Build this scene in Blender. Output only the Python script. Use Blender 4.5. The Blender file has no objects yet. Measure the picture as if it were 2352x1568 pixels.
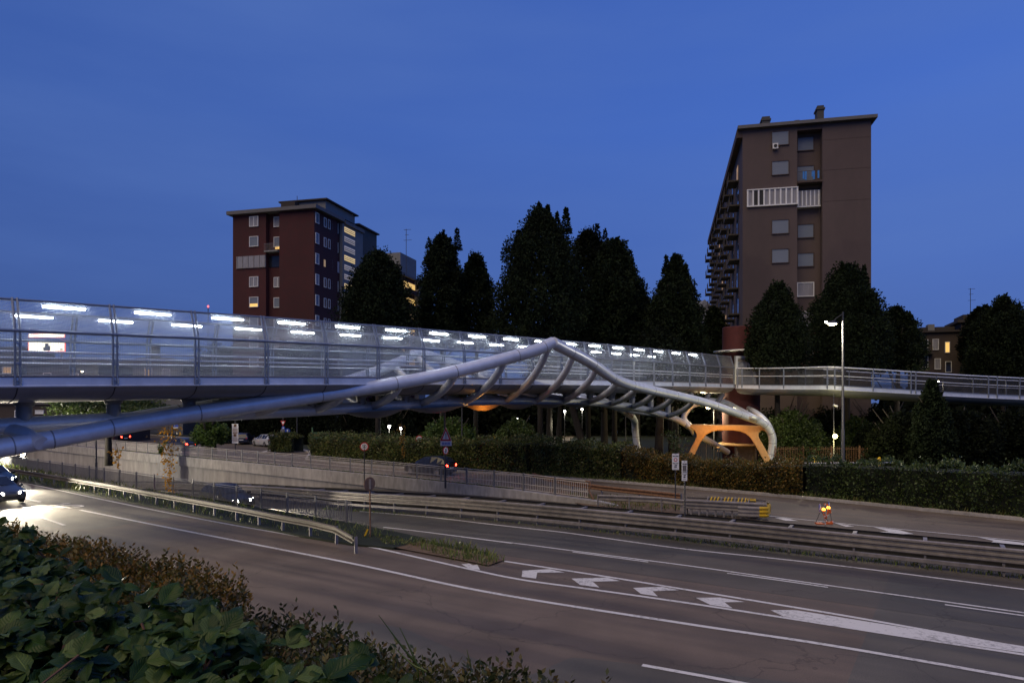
import bpy, math, random
import numpy as np
from mathutils import Vector, Matrix

# ------------------------------------------------------------------ basics
RND = random.Random(11)
NPR = np.random.default_rng(5)
C = bpy.context.scene.collection
F = 1568.8            # survey scale: photo measured on a 2352 px wide print
EYE = 6.0             # eye height above the carriageway
UP = Vector((0, 0, 1))
E = Vector((0.854, -0.520, 0))      # along the road (towards the right)
N = Vector((0.520, 0.854, 0))       # across the road (away from the viewer)


def V(*a):
    return Vector(a)


def at(x, y, Y):
    return Vector((Y * (x - 1176) / F, Y, EYE - Y * (y - 912) / F))


def gp(x, y, z=0.0):
    return at(x, y, (EYE - z) * F / (y - 912))


def rs(s, t, z=0.0):
    p = E * s + N * t
    p.z = z
    return p


def st(p):
    return p.x * E.x + p.y * E.y, p.x * N.x + p.y * N.y


def lerp_tab(tab, s):
    if s <= tab[0][0]:
        return tab[0][1]
    for (a, va), (b, vb) in zip(tab, tab[1:]):
        if s <= b:
            k = (s - a) / (b - a)
            return va + (vb - va) * k
    return tab[-1][1]


ZMID = [(-200, -7.0), (-120, -6), (-80, -3.8), (-50, -1.75), (-40, -1.0), (-29, -0.42), (-20, -0.12), (-14, 0.0)]
A_EDGE = [(-200, 38.0), (-66.5, 27.3), (-50, 25.9), (-38.5, 25.0), (-22.8, 23.6), (-14, 22.0), (400, 22.0)]
B_EDGE = [(-200, 52.0), (-77, 40.7), (-33, 37.4), (-15, 35.0), (0, 33.5), (12, 32.0), (400, 32.0)]


def zmid(s): return lerp_tab(ZMID, s)
def a_edge(s): return lerp_tab(A_EDGE, s)
def b_edge(s): return lerp_tab(B_EDGE, s)


def zg(s, t):
    if a_edge(s) < t < b_edge(s):
        return zmid(s)
    if t > 44:
        return -1.0 * min(1, (t - 44) / 5)
    return 0.0


def ground(x, y):
    z = 0.0
    for _ in range(25):
        p = gp(x, y, z)
        z = 0.5 * z + 0.5 * zg(*st(p))
    return gp(x, y, z)


def c1(x, y): return (x / 2.7035) * .91875, (700 + y / 2.7035) * .91875
def c2(x, y): return (840 + x / 2.7035) * .91875, (780 + y / 2.7035) * .91875
def c3(x, y): return (1700 + x / 2.7035) * .91875, (780 + y / 2.7035) * .91875
def c5(x, y): return (840 + x / 2.7035) * .91875, (1127 + y / 2.7035) * .91875
def c6(x, y): return (1700 + x / 2.7035) * .91875, (1127 + y / 2.7035) * .91875
def cp(x, y): return (1660 + x / 4.238) * .91875, (800 + y / 4.238) * .91875


# ------------------------------------------------------------------ materials
def nmat(name):
    m = bpy.data.materials.new(name)
    m.use_nodes = True
    nt = m.node_tree
    b = nt.nodes['Principled BSDF']
    return m, nt, b


def mat(name, col, rough=.6, metal=0.0, var=.25, scale=3.0, bump=0.0, stretch=None, spec=.5, world=False, detail=6, big=0.0, bumpscale=None):
    m, nt, b = nmat(name)
    n, l = nt.nodes, nt.links
    if world:
        tc = n.new('ShaderNodeNewGeometry'); src = tc.outputs['Position']
    else:
        tc = n.new('ShaderNodeTexCoord'); src = tc.outputs['Object']
    mp = n.new('ShaderNodeMapping')
    if stretch:
        mp.inputs['Scale'].default_value = stretch
    l.new(src, mp.inputs['Vector'])
    no = n.new('ShaderNodeTexNoise')
    no.inputs['Scale'].default_value = scale
    no.inputs['Detail'].default_value = detail
    no.inputs['Roughness'].default_value = .65
    l.new(mp.outputs['Vector'], no.inputs['Vector'])
    fac = no.outputs['Fac']
    rp = n.new('ShaderNodeMapRange')
    rp.inputs['From Min'].default_value = .3
    rp.inputs['From Max'].default_value = .7
    rp.inputs['To Min'].default_value = 1 - var
    rp.inputs['To Max'].default_value = 1 + var
    l.new(fac, rp.inputs['Value'])
    val = rp.outputs['Result']
    if big:
        n2 = n.new('ShaderNodeTexNoise')
        n2.inputs['Scale'].default_value = scale * .06
        n2.inputs['Detail'].default_value = 3
        l.new(mp.outputs['Vector'], n2.inputs['Vector'])
        r2 = n.new('ShaderNodeMapRange')
        r2.inputs['From Min'].default_value = .35
        r2.inputs['From Max'].default_value = .65
        r2.inputs['To Min'].default_value = 1 - big
        r2.inputs['To Max'].default_value = 1 + big
        l.new(n2.outputs['Fac'], r2.inputs['Value'])
        mu = n.new('ShaderNodeMath'); mu.operation = 'MULTIPLY'
        l.new(val, mu.inputs[0]); l.new(r2.outputs['Result'], mu.inputs[1])
        val = mu.outputs[0]
    mx = n.new('ShaderNodeMix'); mx.data_type = 'RGBA'; mx.blend_type = 'MULTIPLY'
    mx.inputs['Factor'].default_value = 1
    mx.inputs['A'].default_value = (*col, 1)
    l.new(val, mx.inputs['B'])
    l.new(mx.outputs['Result'], b.inputs['Base Color'])
    b.inputs['Roughness'].default_value = rough
    b.inputs['Metallic'].default_value = metal
    b.inputs['Specular IOR Level'].default_value = spec
    rr = n.new('ShaderNodeMapRange')
    rr.inputs['To Min'].default_value = max(.05, rough - .12)
    rr.inputs['To Max'].default_value = min(1, rough + .12)
    l.new(fac, rr.inputs['Value'])
    l.new(rr.outputs['Result'], b.inputs['Roughness'])
    if bump:
        bn = n.new('ShaderNodeTexNoise')
        bn.inputs['Scale'].default_value = bumpscale or scale * 8
        bn.inputs['Detail'].default_value = 4
        l.new(mp.outputs['Vector'], bn.inputs['Vector'])
        bp = n.new('ShaderNodeBump')
        bp.inputs['Strength'].default_value = bump
        bp.inputs['Distance'].default_value = .02
        l.new(bn.outputs['Fac'], bp.inputs['Height'])
        l.new(bp.outputs['Normal'], b.inputs['Normal'])
    return m


def asphalt(name, col, patch, crack=.3):
    """worn asphalt: grain, tyre bands along the road, resurfaced patches, cracks"""
    m, nt, b = nmat(name)
    n, l = nt.nodes, nt.links
    g = n.new('ShaderNodeNewGeometry')

    def dot(v):
        d = n.new('ShaderNodeVectorMath'); d.operation = 'DOT_PRODUCT'; d.inputs[1].default_value = v
        l.new(g.outputs['Position'], d.inputs[0]); return d.outputs['Value']

    def rng_(sock, a, b_, c, d):
        r = n.new('ShaderNodeMapRange'); r.inputs['From Min'].default_value = a; r.inputs['From Max'].default_value = b_
        r.inputs['To Min'].default_value = c; r.inputs['To Max'].default_value = d; l.new(sock, r.inputs['Value']); return r.outputs[0]

    def mul(a, b_):
        x = n.new('ShaderNodeMath'); x.operation = 'MULTIPLY'; l.new(a, x.inputs[0]); l.new(b_, x.inputs[1]); return x.outputs[0]
    sx, ty = dot(tuple(E)), dot(tuple(N))
    cmb = n.new('ShaderNodeCombineXYZ'); k = n.new('ShaderNodeMath'); k.operation = 'MULTIPLY'; k.inputs[1].default_value = .05
    l.new(sx, k.inputs[0]); l.new(k.outputs[0], cmb.inputs[0]); l.new(ty, cmb.inputs[1])
    band = n.new('ShaderNodeTexNoise'); band.inputs['Scale'].default_value = 1.3; band.inputs['Detail'].default_value = 4
    l.new(cmb.outputs[0], band.inputs['Vector'])
    grain = n.new('ShaderNodeTexNoise'); grain.inputs['Scale'].default_value = 38; grain.inputs['Detail'].default_value = 5; grain.inputs['Roughness'].default_value = .8
    l.new(g.outputs['Position'], grain.inputs['Vector'])
    blot = n.new('ShaderNodeTexNoise'); blot.inputs['Scale'].default_value = .5; blot.inputs['Detail'].default_value = 7
    l.new(g.outputs['Position'], blot.inputs['Vector'])
    val = mul(mul(rng_(band.outputs['Fac'], .35, .65, .74, 1.24), rng_(grain.outputs['Fac'], .25, .75, .45, 1.65)), rng_(blot.outputs['Fac'], .3, .7, .82, 1.18))
    # cracks
    dn = n.new('ShaderNodeTexNoise'); dn.inputs['Scale'].default_value = 1.2; dn.inputs['Detail'].default_value = 5; l.new(g.outputs['Position'], dn.inputs['Vector'])
    ad = n.new('ShaderNodeVectorMath'); ad.operation = 'ADD'; l.new(g.outputs['Position'], ad.inputs[0]); l.new(dn.outputs['Color'], ad.inputs[1])
    vo = n.new('ShaderNodeTexVoronoi'); vo.feature = 'DISTANCE_TO_EDGE'; vo.inputs['Scale'].default_value = .17; l.new(ad.outputs[0], vo.inputs['Vector'])
    cr = rng_(vo.outputs['Distance'], .001, .0045, 1 - crack, 1.0)
    val = mul(val, cr)
    # patches of different age
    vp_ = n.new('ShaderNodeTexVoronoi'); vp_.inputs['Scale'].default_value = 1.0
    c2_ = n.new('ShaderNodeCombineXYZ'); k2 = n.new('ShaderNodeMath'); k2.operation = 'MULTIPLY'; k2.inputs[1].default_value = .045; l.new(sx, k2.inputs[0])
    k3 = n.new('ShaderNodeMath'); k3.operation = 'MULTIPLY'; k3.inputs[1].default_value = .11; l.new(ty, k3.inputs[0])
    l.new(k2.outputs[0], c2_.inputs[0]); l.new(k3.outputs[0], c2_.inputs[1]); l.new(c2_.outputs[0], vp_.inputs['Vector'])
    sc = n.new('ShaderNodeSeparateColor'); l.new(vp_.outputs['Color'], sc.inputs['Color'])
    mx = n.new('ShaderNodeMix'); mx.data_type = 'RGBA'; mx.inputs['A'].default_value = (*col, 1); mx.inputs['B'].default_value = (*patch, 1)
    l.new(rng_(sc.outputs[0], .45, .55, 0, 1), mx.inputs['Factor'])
    m2 = n.new('ShaderNodeMix'); m2.data_type = 'RGBA'; m2.blend_type = 'MULTIPLY'; m2.inputs['Factor'].default_value = 1
    l.new(mx.outputs['Result'], m2.inputs['A']); l.new(val, m2.inputs['B'])
    l.new(m2.outputs['Result'], b.inputs['Base Color'])
    l.new(rng_(band.outputs['Fac'], .3, .7, .62, .92), b.inputs['Roughness'])
    b.inputs['Specular IOR Level'].default_value = .35
    bp = n.new('ShaderNodeBump'); bp.inputs['Strength'].default_value = .6; bp.inputs['Distance'].default_value = .015
    l.new(grain.outputs['Fac'], bp.inputs['Height']); l.new(bp.outputs['Normal'], b.inputs['Normal'])
    return m


def wornpaint(name, col, under):
    m, nt, b = nmat(name)
    n, l = nt.nodes, nt.links
    g = n.new('ShaderNodeNewGeometry')
    a = n.new('ShaderNodeTexNoise'); a.inputs['Scale'].default_value = 7; a.inputs['Detail'].default_value = 9; a.inputs['Roughness'].default_value = .75
    c = n.new('ShaderNodeTexNoise'); c.inputs['Scale'].default_value = .7; c.inputs['Detail'].default_value = 3
    for q in (a, c): l.new(g.outputs['Position'], q.inputs['Vector'])
    ad = n.new('ShaderNodeMath'); ad.operation = 'ADD'; l.new(a.outputs['Fac'], ad.inputs[0])
    cm = n.new('ShaderNodeMath'); cm.operation = 'MULTIPLY'; cm.inputs[1].default_value = .35; l.new(c.outputs['Fac'], cm.inputs[0]); l.new(cm.outputs[0], ad.inputs[1])
    r = n.new('ShaderNodeMapRange'); r.inputs['From Min'].default_value = .50; r.inputs['From Max'].default_value = .66; l.new(ad.outputs[0], r.inputs['Value'])
    r.inputs['To Min'].default_value = .30
    mx = n.new('ShaderNodeMix'); mx.data_type = 'RGBA'; mx.inputs['A'].default_value = (*under, 1); mx.inputs['B'].default_value = (*col, 1)
    l.new(r.outputs[0], mx.inputs['Factor']); l.new(mx.outputs['Result'], b.inputs['Base Color'])
    b.inputs['Roughness'].default_value = .7
    return m


def glow(name, col, strength):
    m, nt, b = nmat(name)
    b.inputs['Base Color'].default_value = (*[min(1, c) for c in col], 1)
    b.inputs['Emission Color'].default_value = (*col, 1)
    b.inputs['Emission Strength'].default_value = strength
    no = nt.nodes.new('ShaderNodeTexNoise')
    no.inputs['Scale'].default_value = 2.5
    mr = nt.nodes.new('ShaderNodeMapRange')
    mr.inputs['To Min'].default_value = strength * .75
    mr.inputs['To Max'].default_value = strength * 1.25
    nt.links.new(no.outputs['Fac'], mr.inputs['Value'])
    nt.links.new(mr.outputs['Result'], b.inputs['Emission Strength'])
    return m


def leafmat(name, cols, rough=.5, transl=.25, spec=.4, veins=False):
    """per leaf colour variation, light and dark leaves"""
    m, nt, b = nmat(name)
    n, l = nt.nodes, nt.links
    g = n.new('ShaderNodeNewGeometry')
    cr = n.new('ShaderNodeValToRGB')
    els = cr.color_ramp.elements
    els[0].position = 0; els[0].color = (*cols[0], 1)
    els[1].position = 1; els[1].color = (*cols[-1], 1)
    for i, c in enumerate(cols[1:-1]):
        e = els.new((i + 1) / (len(cols) - 1)); e.color = (*c, 1)
    l.new(g.outputs['Random Per Island'], cr.inputs['Fac'])
    no = n.new('ShaderNodeTexNoise'); no.inputs['Scale'].default_value = .8; no.inputs['Detail'].default_value = 3
    tc = n.new('ShaderNodeTexCoord'); l.new(tc.outputs['Object'], no.inputs['Vector'])
    mr = n.new('ShaderNodeMapRange'); mr.inputs['From Min'].default_value = .3; mr.inputs['From Max'].default_value = .7
    mr.inputs['To Min'].default_value = .55; mr.inputs['To Max'].default_value = 1.4
    l.new(no.outputs['Fac'], mr.inputs['Value'])
    mx = n.new('ShaderNodeMix'); mx.data_type = 'RGBA'; mx.blend_type = 'MULTIPLY'; mx.inputs['Factor'].default_value = 1
    l.new(cr.outputs['Color'], mx.inputs['A']); l.new(mr.outputs['Result'], mx.inputs['B'])
    l.new(mx.outputs['Result'], b.inputs['Base Color'])
    b.inputs['Roughness'].default_value = rough
    b.inputs['Specular IOR Level'].default_value = spec
    if veins:      # side veins drawn from the blade's own surface coordinates
        uv = n.new('ShaderNodeUVMap'); su = n.new('ShaderNodeSeparateXYZ'); l.new(uv.outputs['UV'], su.inputs['Vector'])
        ab = n.new('ShaderNodeMath'); ab.operation = 'ABSOLUTE'; l.new(su.outputs['X'], ab.inputs[0])
        k1 = n.new('ShaderNodeMath'); k1.operation = 'MULTIPLY'; k1.inputs[1].default_value = -.32; l.new(ab.outputs[0], k1.inputs[0])
        k2 = n.new('ShaderNodeMath'); k2.operation = 'ADD'; l.new(k1.outputs[0], k2.inputs[0]); l.new(su.outputs['Y'], k2.inputs[1])
        k3 = n.new('ShaderNodeMath'); k3.operation = 'MULTIPLY'; k3.inputs[1].default_value = 9.0; l.new(k2.outputs[0], k3.inputs[0])
        k4 = n.new('ShaderNodeMath'); k4.operation = 'PINGPONG'; k4.inputs[1].default_value = .5; l.new(k3.outputs[0], k4.inputs[0])
        k5 = n.new('ShaderNodeMapRange'); k5.inputs['From Min'].default_value = 0; k5.inputs['From Max'].default_value = .16; l.new(k4.outputs[0], k5.inputs['Value'])
        k6 = n.new('ShaderNodeMapRange'); k6.inputs['From Min'].default_value = .02; k6.inputs['From Max'].default_value = .09; l.new(ab.outputs[0], k6.inputs['Value'])
        k7 = n.new('ShaderNodeMath'); k7.operation = 'MINIMUM'; l.new(k5.outputs[0], k7.inputs[0]); l.new(k6.outputs[0], k7.inputs[1])
        bp = n.new('ShaderNodeBump'); bp.inputs['Strength'].default_value = .55; bp.inputs['Distance'].default_value = .004
        l.new(k7.outputs[0], bp.inputs['Height']); l.new(bp.outputs['Normal'], b.inputs['Normal'])
        vr = n.new('ShaderNodeMapRange'); vr.inputs['To Min'].default_value = 1.7; vr.inputs['To Max'].default_value = 1.0; l.new(k7.outputs[0], vr.inputs['Value'])
        m2 = n.new('ShaderNodeMix'); m2.data_type = 'RGBA'; m2.blend_type = 'MULTIPLY'; m2.inputs['Factor'].default_value = 1
        l.new(mx.outputs['Result'], m2.inputs['A']); l.new(vr.outputs['Result'], m2.inputs['B'])
        l.new(m2.outputs['Result'], b.inputs['Base Color'])
    tr = n.new('ShaderNodeBsdfTranslucent'); l.new(mx.outputs['Result'], tr.inputs['Color'])
    ms = n.new('ShaderNodeMixShader'); ms.inputs['Fac'].default_value = transl
    l.new(b.outputs['BSDF'], ms.inputs[1]); l.new(tr.outputs['BSDF'], ms.inputs[2])
    l.new(ms.outputs['Shader'], n['Material Output'].inputs['Surface'])
    return m


def meshmat(name, opac, col, spacing):
    """perforated metal sheet: fine horizontal bars with holes"""
    m, nt, b = nmat(name)
    n, l = nt.nodes, nt.links
    g = n.new('ShaderNodeNewGeometry')
    sp = n.new('ShaderNodeSeparateXYZ'); l.new(g.outputs['Position'], sp.inputs['Vector'])

    def tri(sock, per):
        a = n.new('ShaderNodeMath'); a.operation = 'MULTIPLY'; a.inputs[1].default_value = 1 / per; l.new(sock, a.inputs[0])
        f = n.new('ShaderNodeMath'); f.operation = 'PINGPONG'; f.inputs[1].default_value = .5; l.new(a.outputs[0], f.inputs[0])
        return f.outputs[0]
    tz = tri(sp.outputs['Z'], spacing)
    tx = tri(sp.outputs['X'], spacing * 1.1)
    z1 = n.new('ShaderNodeMapRange'); z1.inputs['From Min'].default_value = .12; z1.inputs['From Max'].default_value = .34
    z1.inputs['To Min'].default_value = 1; z1.inputs['To Max'].default_value = 0; l.new(tz, z1.inputs['Value'])
    x1 = n.new('ShaderNodeMapRange'); x1.inputs['From Min'].default_value = .05; x1.inputs['From Max'].default_value = .2
    x1.inputs['To Min'].default_value = .7; x1.inputs['To Max'].default_value = 0; l.new(tx, x1.inputs['Value'])
    mxm = n.new('ShaderNodeMath'); mxm.operation = 'MAXIMUM'; l.new(z1.outputs[0], mxm.inputs[0]); l.new(x1.outputs[0], mxm.inputs[1])
    sc = n.new('ShaderNodeMath'); sc.operation = 'MULTIPLY'; sc.inputs[1].default_value = opac; l.new(mxm.outputs[0], sc.inputs[0])
    b.inputs['Base Color'].default_value = (*col, 1)
    b.inputs['Roughness'].default_value = .45
    b.inputs['Metallic'].default_value = .2
    tl = n.new('ShaderNodeBsdfTranslucent'); tl.inputs['Color'].default_value = (*col, 1)
    m0 = n.new('ShaderNodeMixShader'); m0.inputs['Fac'].default_value = .5
    l.new(b.outputs['BSDF'], m0.inputs[1]); l.new(tl.outputs['BSDF'], m0.inputs[2])
    t = n.new('ShaderNodeBsdfTransparent')
    ms = n.new('ShaderNodeMixShader'); l.new(sc.outputs[0], ms.inputs['Fac'])
    l.new(t.outputs['BSDF'], ms.inputs[1]); l.new(m0.outputs['Shader'], ms.inputs[2])
    l.new(ms.outputs['Shader'], n['Material Output'].inputs['Surface'])
    return m


M = {}
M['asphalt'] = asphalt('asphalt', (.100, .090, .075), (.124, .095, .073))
M['asphalt_dark'] = asphalt('asphalt_dark', (.072, .066, .057), (.085, .073, .060))
M['asphalt_far'] = asphalt('asphalt_far', (.128, .102, .076), (.112, .092, .070))
M['soil'] = mat('soil', (.02, .017, .012), .95, var=.5, scale=1.2, bump=.6, world=True, big=.3)
M['lawn'] = mat('lawn', (.010, .017, .006), .95, var=.45, scale=2.0, bump=.5, world=True, big=.3)
M['dirt'] = mat('dirt', (.13, .085, .05), .95, var=.4, scale=4, bump=.8, world=True)
M['gravel_path'] = mat('gravel_path', (.2, .17, .12), .95, var=.3, scale=6, world=True)
M['paint'] = wornpaint('paint', (.66, .64, .60), (.10, .09, .075))
M['concrete'] = mat('concrete', (.30, .28, .27), .85, var=.28, scale=1.6, bump=.3, stretch=(1, 1, .25), big=.25)
M['concrete_cap'] = mat('concrete_cap', (.34, .32, .31), .85, var=.3, scale=3, bump=.3, stretch=(1, 1, .3), big=.2)
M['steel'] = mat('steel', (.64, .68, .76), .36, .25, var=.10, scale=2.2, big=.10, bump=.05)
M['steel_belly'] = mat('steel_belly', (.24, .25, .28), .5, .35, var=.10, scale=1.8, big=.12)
M['frame_steel'] = mat('frame_steel', (.24, .26, .30), .36, .5, var=.12, scale=6)
M['bright_steel'] = mat('bright_steel', (.85, .87, .90), .35, .25, var=.1, scale=5)
M['deck'] = mat('deck', (.22, .22, .23), .8, var=.15, scale=4)
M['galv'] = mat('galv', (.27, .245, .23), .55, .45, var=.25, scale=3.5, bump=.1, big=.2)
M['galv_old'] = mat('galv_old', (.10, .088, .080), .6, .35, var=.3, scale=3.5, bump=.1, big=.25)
M['shade_steel'] = mat('shade_steel', (.05, .047, .046), .6, .3, var=.25, scale=4)  # dark tone paints the shade inside the median barrier onto its far beams
M['galv_dark'] = mat('galv_dark', (.24, .22, .22), .55, .4, var=.25, scale=4)
M['rail_paint'] = mat('rail_paint', (.17, .17, .185), .55, .3, var=.2, scale=5)
M['rail_light'] = mat('rail_light', (.50, .46, .43), .55, .2, var=.2, scale=5)
M['rust'] = mat('rust', (.22, .12, .07), .8, .2, var=.4, scale=8)
M['pole'] = mat('pole', (.055, .055, .062), .6, .3, var=.15, scale=4)
M['pole_dark'] = mat('pole_dark', (.06, .06, .065), .6, .3, var=.2, scale=4)
M['orange_tint'] = mat('orange_tint', (.62, .36, .15), .55, .1, var=.12, scale=3, big=.1)  # orange lamplight on the portal and one dished panel, painted into the colour
M['red_brick'] = mat('red_brick', (.085, .02, .022), .85, var=.18, scale=2.5, bump=.2, big=.15)
M['dark_red'] = mat('dark_red', (.055, .012, .014), .85, var=.2, scale=1.2, big=.2)
M['brown'] = mat('brown', (.100, .073, .071), .88, var=.10, scale=.9, big=.16, stretch=(1, 1, .5))
M['brown_dark'] = mat('brown_dark', (.08, .055, .05), .88, var=.12, scale=1.0, big=.15)
M['pale_wall'] = mat('pale_wall', (.20, .20, .20), .85, var=.12, scale=1.2, big=.12)
M['grey_wall'] = mat('grey_wall', (.07, .07, .07), .85, var=.15, scale=1.2, big=.15)
M['tan_wall'] = mat('tan_wall', (.06, .045, .04), .85, var=.15, scale=1.2, big=.15)
M['roof'] = mat('roof', (.045, .037, .035), .9, var=.25, scale=3)
M['eave'] = mat('eave', (.13, .125, .13), .8, var=.12, scale=2)
M['white'] = mat('white', (.72, .72, .72), .5, var=.08, scale=4)
M['shutter'] = mat('shutter', (.16, .19, .25), .6, var=.1, scale=1.5, stretch=(.3, .3, 16))
M['curtain'] = mat('curtain', (.26, .26, .30), .8, var=.25, scale=3, stretch=(3, 3, .2))
M['dark_glass'] = mat('dark_glass', (.02, .022, .028), .08, .0, var=.2, scale=1)
M['balcony'] = mat('balcony', (.055, .045, .038), .7, var=.2, scale=2)
M['black'] = mat('black', (.012, .012, .013), .6, var=.2, scale=5)
M['rubber'] = mat('rubber', (.02, .02, .02), .85, var=.2, scale=8)
M['red_paint'] = mat('red_paint', (.45, .02, .02), .45, var=.1, scale=6)
M['blue_paint'] = mat('blue_paint', (.02, .07, .42), .45, var=.1, scale=6)
M['yellow_paint'] = mat('yellow_paint', (.62, .40, .02), .5, var=.25, scale=7)
M['orange_plastic'] = mat('orange_plastic', (.65, .14, .03), .5, var=.15, scale=6)
M['green_paint'] = mat('green_paint', (.05, .12, .06), .6, var=.2, scale=4)
M['blue_cloth'] = mat('blue_cloth', (.05, .22, .6), .8, var=.2, scale=5)
M['sign_grey'] = mat('sign_grey', (.24, .135, .075), .6, .2, var=.25, scale=6)
M['chrome'] = mat('chrome', (.6, .6, .62), .2, .9, var=.05, scale=6)
M['cage'] = meshmat('cage', .50, (.50, .53, .54), .05)
M['cage_top'] = meshmat('cage_top', .52, (.64, .67, .70), .05)  # paler than the lower mesh: tube glow strengthened through the colour
M['railing_mesh'] = meshmat('railing_mesh', .92, (.075, .073, .068), .05)
M['bark'] = mat('bark', (.032, .026, .02), .95, var=.4, scale=5, bump=.8, stretch=(1, 1, .25))
M['stem'] = mat('stem', (.10, .05, .03), .85, var=.3, scale=9)
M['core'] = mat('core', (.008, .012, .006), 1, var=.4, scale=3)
M['tube_glow'] = glow('tube_glow', (.86, .95, 1.0), 42)
M['lamp_glow'] = glow('lamp_glow', (1, .86, .52), 60)
M['globe_glow'] = glow('globe_glow', (1, .86, .30), 14)
M['park_glow'] = glow('park_glow', (1, .98, .85), 22)
M['warm_window'] = glow('warm_window', (1, .62, .18), .75)
M['warm_dim'] = glow('warm_dim', (.9, .55, .22), .22)
M['strip_bright'] = glow('strip_bright', (1, .72, .32), .55)
M['strip_dim'] = glow('strip_dim', (.85, .72, .6), .16)
M['head_glow'] = glow('head_glow', (1, .95, .82), 60)
M['tail_glow'] = glow('tail_glow', (1, .03, .015), 30)
M['amber_glow'] = glow('amber_glow', (1, .33, .03), 7)
M['billboard_glow'] = glow('billboard_glow', (1, .95, .75), 2.2)
M['billboard_red'] = glow('billboard_red', (1, .10, .04), 1.6)
M['beacon'] = glow('beacon', (1, .1, .1), 4)
M['orange_glow'] = glow('orange_glow', (1, .42, .06), 5)

M['leaf_night'] = leafmat('leaf_night', [(.006, .010, .005), (.012, .020, .009), (.020, .031, .013), (.008, .014, .007)], spec=.15, rough=.8)
M['leaf_deep'] = leafmat('leaf_deep', [(.004, .006, .003), (.007, .011, .005), (.011, .016, .007)], spec=.12, rough=.8)
M['leaf_park'] = leafmat('leaf_park', [(.03, .05, .01), (.065, .11, .02), (.12, .19, .035), (.04, .07, .013)], transl=.35)
M['leaf_mid'] = leafmat('leaf_mid', [(.022, .038, .010), (.05, .08, .018), (.085, .125, .028)], transl=.3)
M['leaf_hedge'] = leafmat('leaf_hedge', [(.035, .055, .013), (.08, .115, .027), (.16, .19, .055), (.17, .125, .045)], rough=.4)
M['leaf_orange_lit'] = leafmat('leaf_orange_lit', [(.055, .046, .010), (.12, .085, .016), (.24, .125, .022), (.065, .075, .017), (.10, .09, .02)])  # orange lamplight on the hedge painted into the leaf colours
M['leaf_ivy'] = leafmat('leaf_ivy', [(.017, .030, .009), (.044, .070, .018), (.10, .14, .038)], rough=.45)
M['leaf_creeper'] = leafmat('leaf_creeper', [(.010, .026, .005), (.018, .044, .007), (.03, .064, .010), (.085, .125, .035), (.013, .032, .006), (.024, .052, .008), (.04, .06, .010)], rough=.42, transl=.3, spec=.3, veins=True)
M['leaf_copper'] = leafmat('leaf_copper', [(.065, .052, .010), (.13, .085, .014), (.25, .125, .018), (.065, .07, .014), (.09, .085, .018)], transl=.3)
M['leaf_box'] = leafmat('leaf_box', [(.025, .036, .010), (.05, .062, .017), (.09, .085, .026), (.12, .075, .03)], transl=.3)
M['leaf_amber'] = leafmat('leaf_amber', [(.35, .16, .02), (.55, .28, .03), (.28, .17, .03)], transl=.4)
M['grass_blade'] = leafmat('grass_blade', [(.05, .09, .02), (.10, .15, .03), (.16, .19, .05), (.20, .16, .06)], transl=.3)
M['flowers'] = leafmat('flowers', [(.5, .4, .1), (.7, .6, .2), (.3, .3, .1)])


# ------------------------------------------------------------------ mesh builder
LOC = {}


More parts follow.
